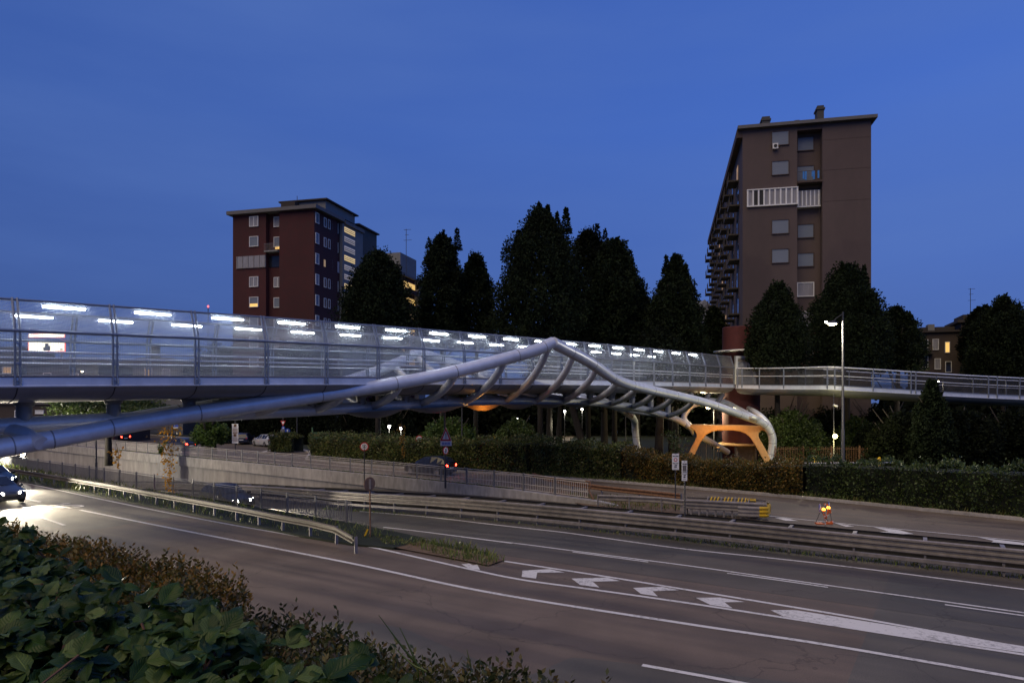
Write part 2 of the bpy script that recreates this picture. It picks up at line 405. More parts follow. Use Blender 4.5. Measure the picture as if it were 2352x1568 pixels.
class MB:
    def __init__(s):
        s.v, s.f = [], []

    def add(s, vs, fs):
        o = len(s.v)
        s.v.extend(vs)
        s.f.extend([tuple(i + o for i in f) for f in fs])
        return s

    def box(s, c, size, a=None, b=None, c3_=None):
        a = a or Vector((1, 0, 0)); b = b or Vector((0, 1, 0)); w = c3_ or UP
        hx, hy, hz = size[0] / 2, size[1] / 2, size[2] / 2
        vs = []
        for z in (-hz, hz):
            for x, y in ((-hx, -hy), (hx, -hy), (hx, hy), (-hx, hy)):
                vs.append(Vector(c) + a * x + b * y + w * z)
        s.add(vs, [(3, 2, 1, 0), (4, 5, 6, 7), (0, 1, 5, 4), (1, 2, 6, 5), (2, 3, 7, 6), (3, 0, 4, 7)])
        return s

    def tube(s, pts, r, n=10, caps=True):
        pts = [Vector(p) for p in pts]
        rr = r if isinstance(r, (list, tuple)) else [r] * len(pts)
        T = []
        for i in range(len(pts)):
            d = pts[min(i + 1, len(pts) - 1)] - pts[max(i - 1, 0)]
            T.append(d.normalized() if d.length > 1e-9 else UP)
        ref = UP if abs(T[0].z) < .9 else Vector((1, 0, 0))
        u = T[0].cross(ref).normalized()
        vs, fs = [], []
        for i, p in enumerate(pts):
            if i:
                u = (u - T[i] * u.dot(T[i]))
                u = u.normalized() if u.length > 1e-6 else T[i].orthogonal().normalized()
            w = T[i].cross(u)
            for k in range(n):
                an = 2 * math.pi * k / n
                vs.append(p + (u * math.cos(an) + w * math.sin(an)) * rr[i])
        for i in range(len(pts) - 1):
            for k in range(n):
                a, b = i * n + k, i * n + (k + 1) % n
                fs.append((a, b, b + n, a + n))
        if caps:
            fs.append(tuple(range(n - 1, -1, -1)))
            o = (len(pts) - 1) * n
            fs.append(tuple(o + k for k in range(n)))
        return s.add(vs, fs)

    def prism(s, poly, vec):
        n = len(poly)
        vs = [Vector(p) for p in poly] + [Vector(p) + vec for p in poly]
        fs = [tuple(range(n)), tuple(range(2 * n - 1, n - 1, -1))]
        for i in range(n):
            j = (i + 1) % n
            fs.append((j, i, i + n, j + n))
        return s.add(vs, fs)

    def disc(s, c, r, ax, ay, thick, n=24):
        nn = ax.cross(ay).normalized()
        poly = [Vector(c) + ax * (r * math.cos(2 * math.pi * k / n)) + ay * (r * math.sin(2 * math.pi * k / n)) for k in range(n)]
        return s.prism(poly, -nn * thick)

    def ring(s, c, r0, r1, ax, ay, off, n=28):
        nn = ax.cross(ay).normalized()
        vs, fs = [], []
        for k in range(n):
            d = ax * math.cos(2 * math.pi * k / n) + ay * math.sin(2 * math.pi * k / n)
            vs += [Vector(c) + d * r0 + nn * off, Vector(c) + d * r1 + nn * off]
        for k in range(n):
            a, b = 2 * k, 2 * ((k + 1) % n)
            fs.append((a, a + 1, b + 1, b))
        return s.add(vs, fs)

    def sheet(s, rows):
        n = len(rows[0])
        vs = [Vector(p) for r in rows for p in r]
        fs = []
        for i in range(len(rows) - 1):
            for j in range(n - 1):
                fs.append((i * n + j, i * n + j + 1, (i + 1) * n + j + 1, (i + 1) * n + j))
        return s.add(vs, fs)

    def ribbon(s, pts, w, dz=0.0):
        rows = []
        for i, p in enumerate(pts):
            d = pts[min(i + 1, len(pts) - 1)] - pts[max(i - 1, 0)]
            d.z = 0
            d.normalize()
            q = Vector((-d.y, d.x, 0)) * (w / 2)
            o = Vector((0, 0, dz))
            rows.append([p - q + o, p + q + o])
        return s.sheet(rows)

    def lathe(s, c, prof, n=16):
        vs, fs = [], []
        for r, z in prof:
            for k in range(n):
                a = 2 * math.pi * k / n
                vs.append(Vector(c) + Vector((r * math.cos(a), r * math.sin(a), z)))
        for i in range(len(prof) - 1):
            for k in range(n):
                a, b = i * n + k, i * n + (k + 1) % n
                fs.append((a, b, b + n, a + n))
        fs.append(tuple(range(n - 1, -1, -1)))
        fs.append(tuple((len(prof) - 1) * n + k for k in range(n)))
        return s.add(vs, fs)

    def build(s, name, m, parent=None, smooth=False, bevel=0.0, angle=None):
        me = bpy.data.meshes.new(name)
        if parent is not None:
            root = LOC[parent.name]
        else:
            xs = [p[0] for p in s.v]; ys = [p[1] for p in s.v]; zs = [p[2] for p in s.v]
            root = Vector(((min(xs) + max(xs)) / 2, (min(ys) + max(ys)) / 2, min(zs)))
        me.from_pydata([tuple(Vector(p) - root) for p in s.v], [], s.f)
        me.materials.append(m)
        if smooth:
            me.polygons.foreach_set('use_smooth', [True] * len(me.polygons))
            if angle:
                me.set_sharp_from_angle(angle=math.radians(angle))
        me.update()
        o = bpy.data.objects.new(name, me)
        C.objects.link(o)
        LOC[o.name] = root.copy()
        if parent is not None:
            o.parent = parent
        else:
            o.location = root
        if bevel:
            bm_ = o.modifiers.new('soft_edges', 'BEVEL')
            bm_.width = bevel; bm_.segments = 2; bm_.limit_method = 'ANGLE'
        return o


def tag(o, label=None, cat=None, group=None, kind=None):
    if label: o['label'] = label
    if cat: o['category'] = cat
    if group: o['group'] = group
    if kind: o['kind'] = kind
    return o


def thing(name, label, cat, loc, group=None):
    o = bpy.data.objects.new(name, None)
    C.objects.link(o)
    o.location = loc
    o.empty_display_size = .3
    LOC[o.name] = Vector(loc)
    return tag(o, label, cat, group)


def dup(root, loc, rotz, label=None, scale=None):
    r = root.copy(); C.objects.link(r)
    r.location = loc; r.rotation_euler = (0, 0, rotz)
    if scale: r.scale = (scale,) * 3
    if label: r['label'] = label
    LOC[r.name] = Vector(loc)
    for ch in list(root.children):
        c = ch.copy(); C.objects.link(c); c.parent = r
        for g in list(ch.children):
            d = g.copy(); C.objects.link(d); d.parent = c
    return r


def npmesh(name, verts, faces, m, parent=None, smooth=False, uv=None):
    """fast quad mesh: verts (n,3), faces (k,4)"""
    me = bpy.data.meshes.new(name)
    root = LOC[parent.name] if parent is not None else Vector(((verts[:, 0].min() + verts[:, 0].max()) / 2, (verts[:, 1].min() + verts[:, 1].max()) / 2, verts[:, 2].min()))
    verts = verts - np.array(root)
    k = faces.shape[1]
    me.vertices.add(len(verts)); me.vertices.foreach_set('co', verts.astype(np.float32).ravel())
    me.loops.add(faces.size); me.loops.foreach_set('vertex_index', faces.astype(np.int32).ravel())
    me.polygons.add(len(faces))
    me.polygons.foreach_set('loop_start', np.arange(0, faces.size, k, dtype=np.int32))
    me.materials.append(m)
    me.update(calc_edges=True)
    if uv is not None:
        lay = me.uv_layers.new(name='blade')
        lay.data.foreach_set('uv', uv[faces.ravel()].astype(np.float32).ravel())
    if smooth:
        me.polygons.foreach_set('use_smooth', np.ones(len(faces), dtype=bool))
    o = bpy.data.objects.new(name, me)
    C.objects.link(o)
    LOC[o.name] = Vector(root)
    if parent is not None: o.parent = parent
    else: o.location = root
    return o


def unit(a):
    return a / np.maximum(np.linalg.norm(a, axis=1, keepdims=True), 1e-9)


def leaves(cent, size, rng, out=None, droop=.0, aspect=.5):
    """pointed leaf quads, folded at random; size array or scalar"""
    n = len(cent)
    d = rng.normal(size=(n, 3))
    if out is not None: d = unit(d) * .9 + out
    d[:, 2] -= droop
    d = unit(d)
    q = unit(np.cross(d, unit(rng.normal(size=(n, 3)))))
    sz = (size * rng.uniform(.6, 1.25, n))[:, None]
    v = np.empty((n, 4, 3))
    nn = np.cross(d, q)
    v[:, 0] = cent
    v[:, 1] = cent + d * sz * .5 + q * sz * aspect * .5 + nn * sz * .08
    v[:, 2] = cent + d * sz
    v[:, 3] = cent + d * sz * .5 - q * sz * aspect * .5 + nn * sz * .08
    f = np.arange(n * 4).reshape(n, 4)
    return v.reshape(-1, 3), f


def text_mb(mb, s, size, c, ax, ay, off=.012):
    cu = bpy.data.curves.new('txt', 'FONT')
    cu.body = s; cu.size = size; cu.align_x = 'CENTER'; cu.align_y = 'CENTER'
    ob = bpy.data.objects.new('txt', cu)
    C.objects.link(ob)
    bpy.context.view_layer.update()
    me = bpy.data.meshes.new_from_object(ob.evaluated_get(bpy.context.evaluated_depsgraph_get()))
    nn = ax.cross(ay).normalized()
    mb.add([Vector(c) + ax * v.co.x + ay * v.co.y + nn * off for v in me.vertices], [tuple(p.vertices) for p in me.polygons])
    bpy.data.objects.remove(ob); bpy.data.curves.remove(cu); bpy.data.meshes.remove(me)
    return mb


def smooth_path(pts, n=6):
    """Catmull-Rom through the points"""
    P = [Vector(p) for p in pts]
    P = [P[0] * 2 - P[1]] + P + [P[-1] * 2 - P[-2]]
    out = []
    for i in range(1, len(P) - 2):
        for k in range(n):
            t = k / n
            a, b, c, d = P[i - 1], P[i], P[i + 1], P[i + 2]
            out.append(.5 * ((2 * b) + (c - a) * t + (2 * a - 5 * b + 4 * c - d) * t * t + (3 * b - a - 3 * c + d) * t ** 3))
    out.append(P[-2])
    return out


def lamp(name, kind, loc, energy, col, parent=None, radius=.15, aim=None, spot=None, blend=.6):
    L = bpy.data.lights.new(name, kind)
    L.energy = energy; L.color = col
    if kind in ('POINT', 'SPOT'): L.shadow_soft_size = radius
    if spot: L.spot_size = math.radians(spot); L.spot_blend = blend
    o = bpy.data.objects.new(name, L)
    C.objects.link(o)
    o.location = loc
    if aim is not None:
        o.rotation_euler = (Vector(aim) - Vector(loc)).to_track_quat('-Z', 'Y').to_euler()
    if parent is not None:
        o.parent = parent
        o.location = Vector(loc) - LOC[parent.name]
    return o
# ------------------------------------------------------------------ camera, sky, sun
cam = bpy.data.cameras.new('camera')
cam.sensor_width = 36; cam.lens = 683 * 36 / 1024
cam.shift_y = 128 / 2352
cam.clip_start = .05; cam.clip_end = 6000
camo = bpy.data.objects.new('camera', cam)
C.objects.link(camo)
camo.location = (0, 0, EYE); camo.rotation_euler = (math.radians(90), 0, 0)
SC = bpy.context.scene
SC.camera = camo
SC.view_settings.view_transform = 'Standard'
SC.view_settings.look = 'None'
SC.view_settings.exposure = 0
SC.render.engine = 'CYCLES'
SC.cycles.use_denoising = True
SC.cycles.max_bounces = 6
SC.cycles.diffuse_bounces = 2
SC.cycles.glossy_bounces = 2
SC.cycles.transparent_max_bounces = 16
SC.cycles.sample_clamp_indirect = 4
SC.cycles.caustics_reflective = False
SC.cycles.caustics_refractive = False

SUN_EL, SUN_ROT = 54.0, 215.0
w = bpy.data.worlds.new('World'); SC.world = w; w.use_nodes = True
nt = w.node_tree
sky = nt.nodes.new('ShaderNodeTexSky'); sky.sky_type = 'NISHITA'; sky.sun_disc = False
sky.sun_elevation = math.radians(SUN_EL); sky.sun_rotation = math.radians(SUN_ROT)
sky.air_density = 1.0; sky.dust_density = .3; sky.ozone_density = 6.0; sky.altitude = 0
grade = nt.nodes.new('ShaderNodeMix'); grade.data_type = 'RGBA'; grade.blend_type = 'MULTIPLY'
grade.inputs['Factor'].default_value = 1
grade.inputs['B'].default_value = (.10, .17, .42, 1)
hs = nt.nodes.new('ShaderNodeHueSaturation'); hs.inputs['Saturation'].default_value = 1.0
nt.links.new(sky.outputs['Color'], grade.inputs['A'])
# blue hour: even out the warm horizon, faint cloud streaks
tc = nt.nodes.new('ShaderNodeTexCoord')
mp = nt.nodes.new('ShaderNodeMapping'); mp.inputs['Scale'].default_value = (1.0, 1.0, 5.0)
nt.links.new(tc.outputs['Generated'], mp.inputs['Vector'])
cn = nt.nodes.new('ShaderNodeTexNoise'); cn.inputs['Scale'].default_value = 1.4; cn.inputs['Detail'].default_value = 6
nt.links.new(mp.outputs['Vector'], cn.inputs['Vector'])
cr = nt.nodes.new('ShaderNodeMapRange'); cr.inputs['From Min'].default_value = .35; cr.inputs['From Max'].default_value = .75
cr.inputs['To Min'].default_value = 0.0; cr.inputs['To Max'].default_value = .5
nt.links.new(cn.outputs['Fac'], cr.inputs['Value'])
even = nt.nodes.new('ShaderNodeMix'); even.data_type = 'RGBA'; even.inputs['Factor'].default_value = .85
sepn = nt.nodes.new('ShaderNodeSeparateXYZ'); nt.links.new(tc.outputs['Generated'], sepn.inputs['Vector'])
el = nt.nodes.new('ShaderNodeValToRGB')
e = el.color_ramp.elements
e[0].position = 0.0; e[0].color = (.56, .95, 2.75, 1)
e[1].position = .55; e[1].color = (.44, 1.20, 4.9, 1)
x_ = e.new(.18); x_.color = (.64, 1.38, 4.5, 1)
x_ = e.new(.36); x_.color = (.62, 1.50, 5.3, 1)
nt.links.new(sepn.outputs['Z'], el.inputs['Fac'])
azm = nt.nodes.new('ShaderNodeMapRange')
azm.inputs['From Min'].default_value = -.75; azm.inputs['From Max'].default_value = .75
azm.inputs['To Min'].default_value = .74; azm.inputs['To Max'].default_value = 1.26
nt.links.new(sepn.outputs['X'], azm.inputs['Value'])
azx = nt.nodes.new('ShaderNodeMix'); azx.data_type = 'RGBA'; azx.blend_type = 'MULTIPLY'; azx.inputs['Factor'].default_value = 1
nt.links.new(el.outputs['Color'], azx.inputs['A']); nt.links.new(azm.outputs['Result'], azx.inputs['B'])
nt.links.new(grade.outputs['Result'], even.inputs['A']); nt.links.new(azx.outputs['Result'], even.inputs['B'])
cl = nt.nodes.new('ShaderNodeMix'); cl.data_type = 'RGBA'
nt.links.new(cr.outputs['Result'], cl.inputs['Factor'])
nt.links.new(even.outputs['Result'], cl.inputs['A']); cl.inputs['B'].default_value = (1.0, 1.9, 5.0, 1)
nt.links.new(cl.outputs['Result'], hs.inputs['Color'])
bg = nt.nodes['Background']
nt.links.new(hs.outputs['Color'], bg.inputs['Color'])
bg.inputs['Strength'].default_value = .10

# broad warm fill added from behind the viewer to offset the blue sky
sl = bpy.data.lights.new('sun', 'SUN'); sl.energy = 1.75; sl.angle = math.radians(60); sl.color = (1, .75, .34)
so = bpy.data.objects.new('sun', sl); C.objects.link(so)
az = math.radians(SUN_ROT)
sd = Vector((math.sin(az) * math.cos(math.radians(SUN_EL)), math.cos(az) * math.cos(math.radians(SUN_EL)), math.sin(math.radians(SUN_EL))))
so.rotation_euler = (-sd).to_track_quat('-Z', 'Y').to_euler(); so.location = (-20, -40, 40)

# ------------------------------------------------------------------ ground and roads
FE = [(-300, 90), (-150, 70), (-100, 62), (-68, 57.5), (-57, 52), (-51, 46), (-40, 44.6), (-22, 45.4), (-14, 44.8), (-5, 43.6), (2, 42.0), (10, 40.4), (20, 39.4), (60, 37.5), (400, 37.5)]


def far_edge(s): return lerp_tab(FE, s)


def zg(s, t):
    if a_edge(s) < t < b_edge(s):
        return zmid(s)
    k = far_edge(s) + 4
    if t > k:
        return -1.0 * min(1, (t - k) / 5)
    return 0.0


SS = [-700, -400, -300, -200, -160, -130, -110, -95, -80, -70, -60, -57, -54, -51, -50, -45, -40, -35, -29, -22.8, -18, -14, -10, -5, 0, 6, 12, 25, 50, 90, 150, 300, 700]
g = MB()
g.sheet([[rs(s, -260, 4.0), rs(s, -20, 4.0), rs(s, 3.3, 4.2), rs(s, 7.4, -.03), rs(s, a_edge(s), -.03)] for s in SS])
g.sheet([[rs(s, a_edge(s), -.03), rs(s, a_edge(s) + .002, zmid(s) - .04), rs(s, b_edge(s), zmid(s) - .04)] for s in SS])
g.sheet([[rs(s, b_edge(s) + .002, -.03), rs(s, far_edge(s) + 4, -.03), rs(s, far_edge(s) + 9, -1.0), rs(s, 140, -1.0), rs(s, 900, -1.0)] for s in SS])
tag(g.build('ground', M['lawn']), kind='structure')

SR = [-260, -200, -150, -120, -100, -90, -80, -70, -60, -57, -54, -51, -50, -45, -40, -35, -29, -26, -22.8, -20, -18, -16, -14, -10, -5, 0, 6, 12, 20, 30, 50, 80, 120, 200]
GR = [(-260, 42), (-100, 26.4), (-60, 23.6), (-36, 21.6), (-28, 20.8), (-21, 20.1), (-18.4, 20.4), (-14, 22.0), (300, 22.0)]     # far edge of the near road
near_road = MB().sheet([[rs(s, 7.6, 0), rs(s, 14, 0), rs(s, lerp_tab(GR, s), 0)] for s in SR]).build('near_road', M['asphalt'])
tag(near_road, kind='structure')
mid_road = MB().sheet([[rs(s, a_edge(s) + .02, zmid(s)), rs(s, (a_edge(s) + b_edge(s)) / 2, zmid(s)), rs(s, b_edge(s) - .02, zmid(s))] for s in SR]).build('underpass_road', M['asphalt_dark'])
tag(mid_road, kind='structure')
far_road = MB().sheet([[rs(s, b_edge(s) + .02, 0), rs(s, b_edge(s) * .5 + far_edge(s) * .5, 0), rs(s, far_edge(s) - .4, 0)] for s in SR]).build('far_road', M['asphalt_far'])
tag(far_road, kind='structure')
kb = MB()
kb.sheet([[rs(s, far_edge(s) - .4, -.02), rs(s, far_edge(s) - .4, .13), rs(s, far_edge(s) + .1, .13)] for s in SR])
tag(kb.build('kerb', M['concrete_cap']), kind='structure')
vg = MB()
vg.sheet([[rs(s, lerp_tab(GR, s) + .02, .0), rs(s, lerp_tab(GR, s) + .05, .07), rs(s, a_edge(s) + .0, .07)] for s in SR if s <= -17.9])
tag(vg.build('grass_verge', M['lawn']), kind='structure')
# raw earth between the retaining wall nose and the far road
eb = MB()
eb.sheet([[ground(*c2(1440, 1225)) + V(0, 0, .012), ground(*c2(1780, 1345)) + V(0, 0, .012), ground(*c2(2325, 1370)) + V(0, 0, .012)],
          [ground(*c2(1460, 1195)) + V(0, 0, .012), ground(*c2(1780, 1235)) + V(0, 0, .012), ground(*c2(2325, 1265)) + V(0, 0, .012)]])
tag(eb.build('earth_patch', M['dirt']), kind='structure')


def gpath(pts, dz=.006, n=8):
    out = smooth_path([ground(*p) for p in pts], n)
    fine = []
    for a, b in zip(out, out[1:]):
        k = max(1, int((b - a).length / 1.5))
        fine += [a + (b - a) * (j / k) for j in range(k)]
    fine.append(out[-1])
    for p in fine: p.z = zg(*st(p)) + dz + .004
    return fine


def mark(name, parent, mb):
    return mb.build(name, M['paint'], parent)


LOC[near_road.name] = near_road.location.copy(); LOC[mid_road.name] = mid_road.location.copy(); LOC[far_road.name] = far_road.location.copy()
# near road: edge line between lanes
full = gpath([(-60, 1124), (0, 1134), (340, 1202), (790, 1290), (1112, 1358), (1562, 1430), (1902, 1481), (2352, 1559), (2700, 1622)])
m = MB(); k = int(len(full) * .185)
m.ribbon(full[:k], .17); m.ribbon(full[k + 1:], .17)
mark('lane_line', near_road, m)
mark('lane_line', near_road, MB().ribbon(gpath([(0, 1096), (260, 1152), (500, 1199), (690, 1232)], n=6), .14))
for pts in ([(1475, 1527), (1690, 1566), (1800, 1587)], [(35, 1172), (100, 1190), (148, 1206)]):
    mark('lane_dash', near_road, MB().ribbon(gpath(pts, n=3), .15))
mark('lane_line', near_road, MB().ribbon(gpath([(760, 1237), (880, 1262), (1080, 1307), (1198, 1331), (1350, 1352), (1562, 1382), (1800, 1418), (2100, 1465), (2352, 1503), (2700, 1560)]), .16))
# underpass road lines
mark('edge_line', mid_road, MB().ribbon(gpath([c5(160, 408), c5(560, 440), c5(1000, 490), c5(1650, 565), c6(0, 658), c6(600, 722), c6(1200, 790), c6(2325, 935), c6(3200, 1050)]), .14))
mark('lane_line', mid_road, MB().ribbon(gpath([c5(320, 515), c5(1200, 622), c5(2325, 768), c6(500, 838), c6(1000, 908), c6(2325, 1093), c6(3200, 1215)]), .12))
for pts in ([c5(850, 580), c5(1190, 624)], [c5(1600, 682), c5(2110, 750)], [c6(320, 826), c6(660, 872), c6(1000, 921)], [c6(1790, 1038), c6(2325, 1113)]):
    mark('lane_dash', mid_road, MB().ribbon(gpath(pts, n=3), .11))
mark('gore_line', mid_road, MB().ribbon(gpath([c5(1140, 745), c5(1800, 845), c5(2325, 930), c6(600, 1028), c6(1200, 1128), c6(2325, 1330), c6(3000, 1450)]), .16))
# gore chevrons
CH = [[c5(848, 765), c5(900, 760), c5(925, 772), c5(955, 768), c5(973, 803), c5(900, 795)],
      [c5(1260, 808), c5(1445, 798), c5(1545, 820), c5(1360, 822), c5(1352, 862), c5(1255, 850)],
      [c5(1592, 862), c5(1830, 855), c5(1920, 878), c5(1735, 883), c5(1780, 922), c5(1650, 905)],
      [c5(2008, 925), c5(2200, 917), c5(2320, 940), c5(2140, 948), c5(2175, 982), c5(2060, 965)],
      [c6(108, 992), c6(270, 990), c6(440, 1020), c6(300, 1022), c6(355, 1062), c6(205, 1040)],
      [c6(610, 1075), c6(780, 1075), c6(1500, 1190), c6(2325, 1320), c6(2325, 1364), c6(1500, 1245), c6(700, 1118)]]
for poly in CH:
    m = MB(); m.add([ground(*p) + V(0, 0, .009) for p in poly], [tuple(range(len(poly)))])
    mark('chevron', near_road, m)
# far side hatching beyond the barrier
for poly in ([c6(1310, 515), c6(1480, 535), c6(1580, 562), c6(1300, 565), c6(1235, 552), c6(1410, 545)],
             [c6(2010, 583), c6(2325, 622), c6(2325, 642), c6(2080, 630), c6(2120, 608)],
             [c6(640, 452), c6(720, 456), c6(800, 474), c6(715, 472)], [c6(1040, 486), c6(1180, 510), c6(1120, 513)],
             [c6(330, 462), c6(500, 478), c6(440, 481)], [c6(590, 486), c6(740, 497), c6(690, 502)], [c6(90, 447), c6(270, 458), c6(190, 461)],
             [c6(870, 518), c6(1030, 526), c6(960, 532)]):
    m = MB(); m.add([ground(*p) + V(0, 0, .018) for p in poly], [tuple(range(len(poly)))])
    mark('hatch_mark', far_road, m)
mark('edge_line', far_road, MB().ribbon([p + V(0, 0, .012) for p in gpath([c6(560, 436), c6(900, 472), c6(1330, 515), c6(1900, 570), c6(2325, 612), c6(2900, 668)])], .12))
mark('edge_line', far_road, MB().ribbon([p + V(0, 0, .012) for p in gpath([c6(-200, 420), c6(0, 440), c6(500, 486), c6(1000, 540), c6(1700, 600), c6(2325, 661), c6(2900, 716)])], .14))
mark('lane_line', far_road, MB().ribbon([p + V(0, 0, .012) for p in gpath([(180, 1010), (420, 1028), (560, 1040), (690, 1052)], n=4)], .16))
mark('stop_line', far_road, MB().ribbon([p + V(0, 0, .012) for p in gpath([(600, 1038), (665, 1026)], n=2)], .4))
# large lettering painted across the near road, read from the other side
for ch, (x, y), sz in (('S', c1(492, 1522), 1.5), ('T', c1(425, 1532), 1.5), ('R', c1(330, 1535), 1.5), ('A', c1(215, 1545), 1.5)):
    m = MB(); text_mb(m, ch, sz, ground(x, y), -E * .0 + N * 1.0, -E * 2.0, .0)
    zz = [p.z for p in m.v]
    for p in m.v: p.z = .012
    mark('letter', near_road, m)
# dirt nose of the gore with kerb
nose = MB()
nose.add([ground(*c5(*p)) + V(0, 0, .05) for p in ((60, 560), (170, 530), (300, 540), (420, 575), (650, 640), (900, 690), (1130, 745), (1030, 780), (850, 745), (560, 690), (300, 640), (100, 600))], [tuple(range(12))])
nm = tag(nose.build('gore_island', M['dirt']), kind='structure')


def sprout(center, n, h, spread, rng, lean=.35):
    """grass blades as thin triangles; returns verts, faces(quads)"""
    c = center
    a = rng.uniform(0, 2 * np.pi, n)
    d = np.stack([np.cos(a), np.sin(a), np.zeros(n)], 1)
    q = np.stack([-np.sin(a), np.cos(a), np.zeros(n)], 1)
    hh = (h * rng.uniform(.5, 1.2, n))[:, None]
    up = np.array([0, 0, 1.0])
    ww = .012 + .01 * rng.uniform(0, 1, n)[:, None]
    v = np.empty((n, 4, 3))
    le = rng.uniform(.1, lean * 2, n)[:, None]
    v[:, 0] = c - q * ww; v[:, 1] = c + q * ww
    v[:, 2] = c + up * hh * .6 + d * hh * le * .4 + q * ww * .7
    v[:, 3] = c + up * hh + d * hh * le
    return v.reshape(-1, 3), np.arange(n * 4).reshape(n, 4)


def scatter_poly(pts, n, rng):
    P = [Vector(p) for p in pts]
    tris = [(P[0], P[i], P[i + 1]) for i in range(1, len(P) - 1)]
    ar = np.array([(b - a).cross(c - a).length for a, b, c in tris]); ar /= ar.sum()
    k = rng.choice(len(tris), n, p=ar)
    u, v = rng.uniform(size=n), rng.uniform(size=n)
    fl = u + v > 1; u[fl] = 1 - u[fl]; v[fl] = 1 - v[fl]
    A = np.array([[list(x) for x in t] for t in tris])[k]
    return A[:, 0] + (A[:, 1] - A[:, 0]) * u[:, None] + (A[:, 2] - A[:, 0]) * v[:, None]


def grass_patch(name, pts, n, h):
    c = scatter_poly(pts, n, NPR)
    v, f = sprout(c, n, h, 0, NPR)
    o = npmesh(name, v, f, M['grass_blade'])
    return tag(o, kind='stuff')


grass_patch('dry_grass', [ground(*c5(*p)) for p in ((480, 610), (650, 632), (900, 650), (1140, 745), (1040, 785), (760, 730), (540, 660))], 620, .30)
grass_patch('dry_grass', [ground(*c5(*p)) for p in ((250, 575), (420, 590), (560, 650), (330, 640))], 500, .16)
vp = [rs(s, lerp_tab(GR, s) + .15, .07) for s in (-75, -60, -45, -30, -20)] + [rs(s, a_edge(s) - .05, .07) for s in (-20, -30, -45, -60, -75)]
for i in range(4):
    grass_patch('verge_grass', [vp[i], vp[i + 1], vp[8 - i], vp[9 - i]], (1100, 1000, 700, 500)[i], (.45, .40, .28, .2)[i])
wt = [(s, b_edge(s)) for s in (-75, -60, -45, -33, -22)]
for (s0, t0), (s1, t1) in zip(wt, wt[1:]):
    grass_patch('wall_top_grass', [rs(s0, t0 + .15, .3), rs(s1, t1 + .15, .3), rs(s1, t1 + .5, .2), rs(s0, t0 + .5, .2)], 900, .22)
grass_patch('earth_weeds', [ground(*c2(*p)) for p in ((1500, 1225), (1800, 1245), (2325, 1275), (2325, 1340), (1900, 1335))], 700, .25)
bl = [rs(s, 28.15, zmid(s)) for s in (-30, -10, 10, 30)]
for p, q in zip(bl, bl[1:]):
    grass_patch('barrier_weeds', [p + N * -.25, q + N * -.25, q + N * .35, p + N * .35], 900, .18)
hb = [rs(s, far_edge(s) + .15, .1) for s in (-30, -10, 10, 35)]
for p, q in zip(hb, hb[1:]):
    grass_patch('hedge_foot_grass', [p, q, q + N * .5, p + N * .5], 1000, .3)

# ------------------------------------------------------------------ retaining wall
WS = [-260, -200, -150, -120, -100, -90, -80, -70, -60, -50, -45, -40, -35, -30, -26, -22, -19, -17, -15.7]


def wtop(s): return .32 - max(0, (s + 22) / 6.3) * .12


wall = thing('retaining_wall', 'long grey concrete retaining wall along the sunken underpass road, streaked with damp', 'wall', rs(-60, b_edge(-60), -4))
MB().sheet([[rs(s, b_edge(s), zmid(s) - .3), rs(s, b_edge(s) - .02, wtop(s) - .85), rs(s, b_edge(s), wtop(s) - .845), rs(s, b_edge(s) + .45, wtop(s) - .845), rs(s, b_edge(s) + .45, -.1)] for s in WS]).build('wall_face', M['concrete'], wall)
cap = MB()
cap.sheet([[rs(s, b_edge(s) + .0, wtop(s) - .84), rs(s, b_edge(s) - .14, wtop(s) - .84), rs(s, b_edge(s) - .14, wtop(s)), rs(s, b_edge(s) + .4, wtop(s)), rs(s, b_edge(s) + .4, -.05)] for s in WS])
s = WS[-1]
cap.add([rs(s, b_edge(s) - .14, wtop(s) - .84), rs(s, b_edge(s) - .14, wtop(s)), rs(s, b_edge(s) + .4, wtop(s)), rs(s, b_edge(s) + .4, -.3)], [(0, 1, 2, 3)])
cap.build('coping', M['concrete_cap'], wall)
nb = MB(); q0 = rs(-15.7, b_edge(-15.7) - .14, 0)
nb.sheet([[q0 + V(0, 0, -.4), q0 + V(0, 0, .2), q0 + N * .5 + V(0, 0, .2)], [q0 + E * .8 + N * .12 + V(0, 0, -.4), q0 + E * .75 + N * .12 + V(0, 0, .1), q0 + E * .75 + N * .5 + V(0, 0, .1)], [q0 + E * 1.2 + N * .4 + V(0, 0, -.4), q0 + E * 1.1 + N * .4 + V(0, 0, -.02), q0 + E * 1.1 + N * .6 + V(0, 0, -.02)]])
nb.build('rounded_end', M['concrete_cap'], wall)


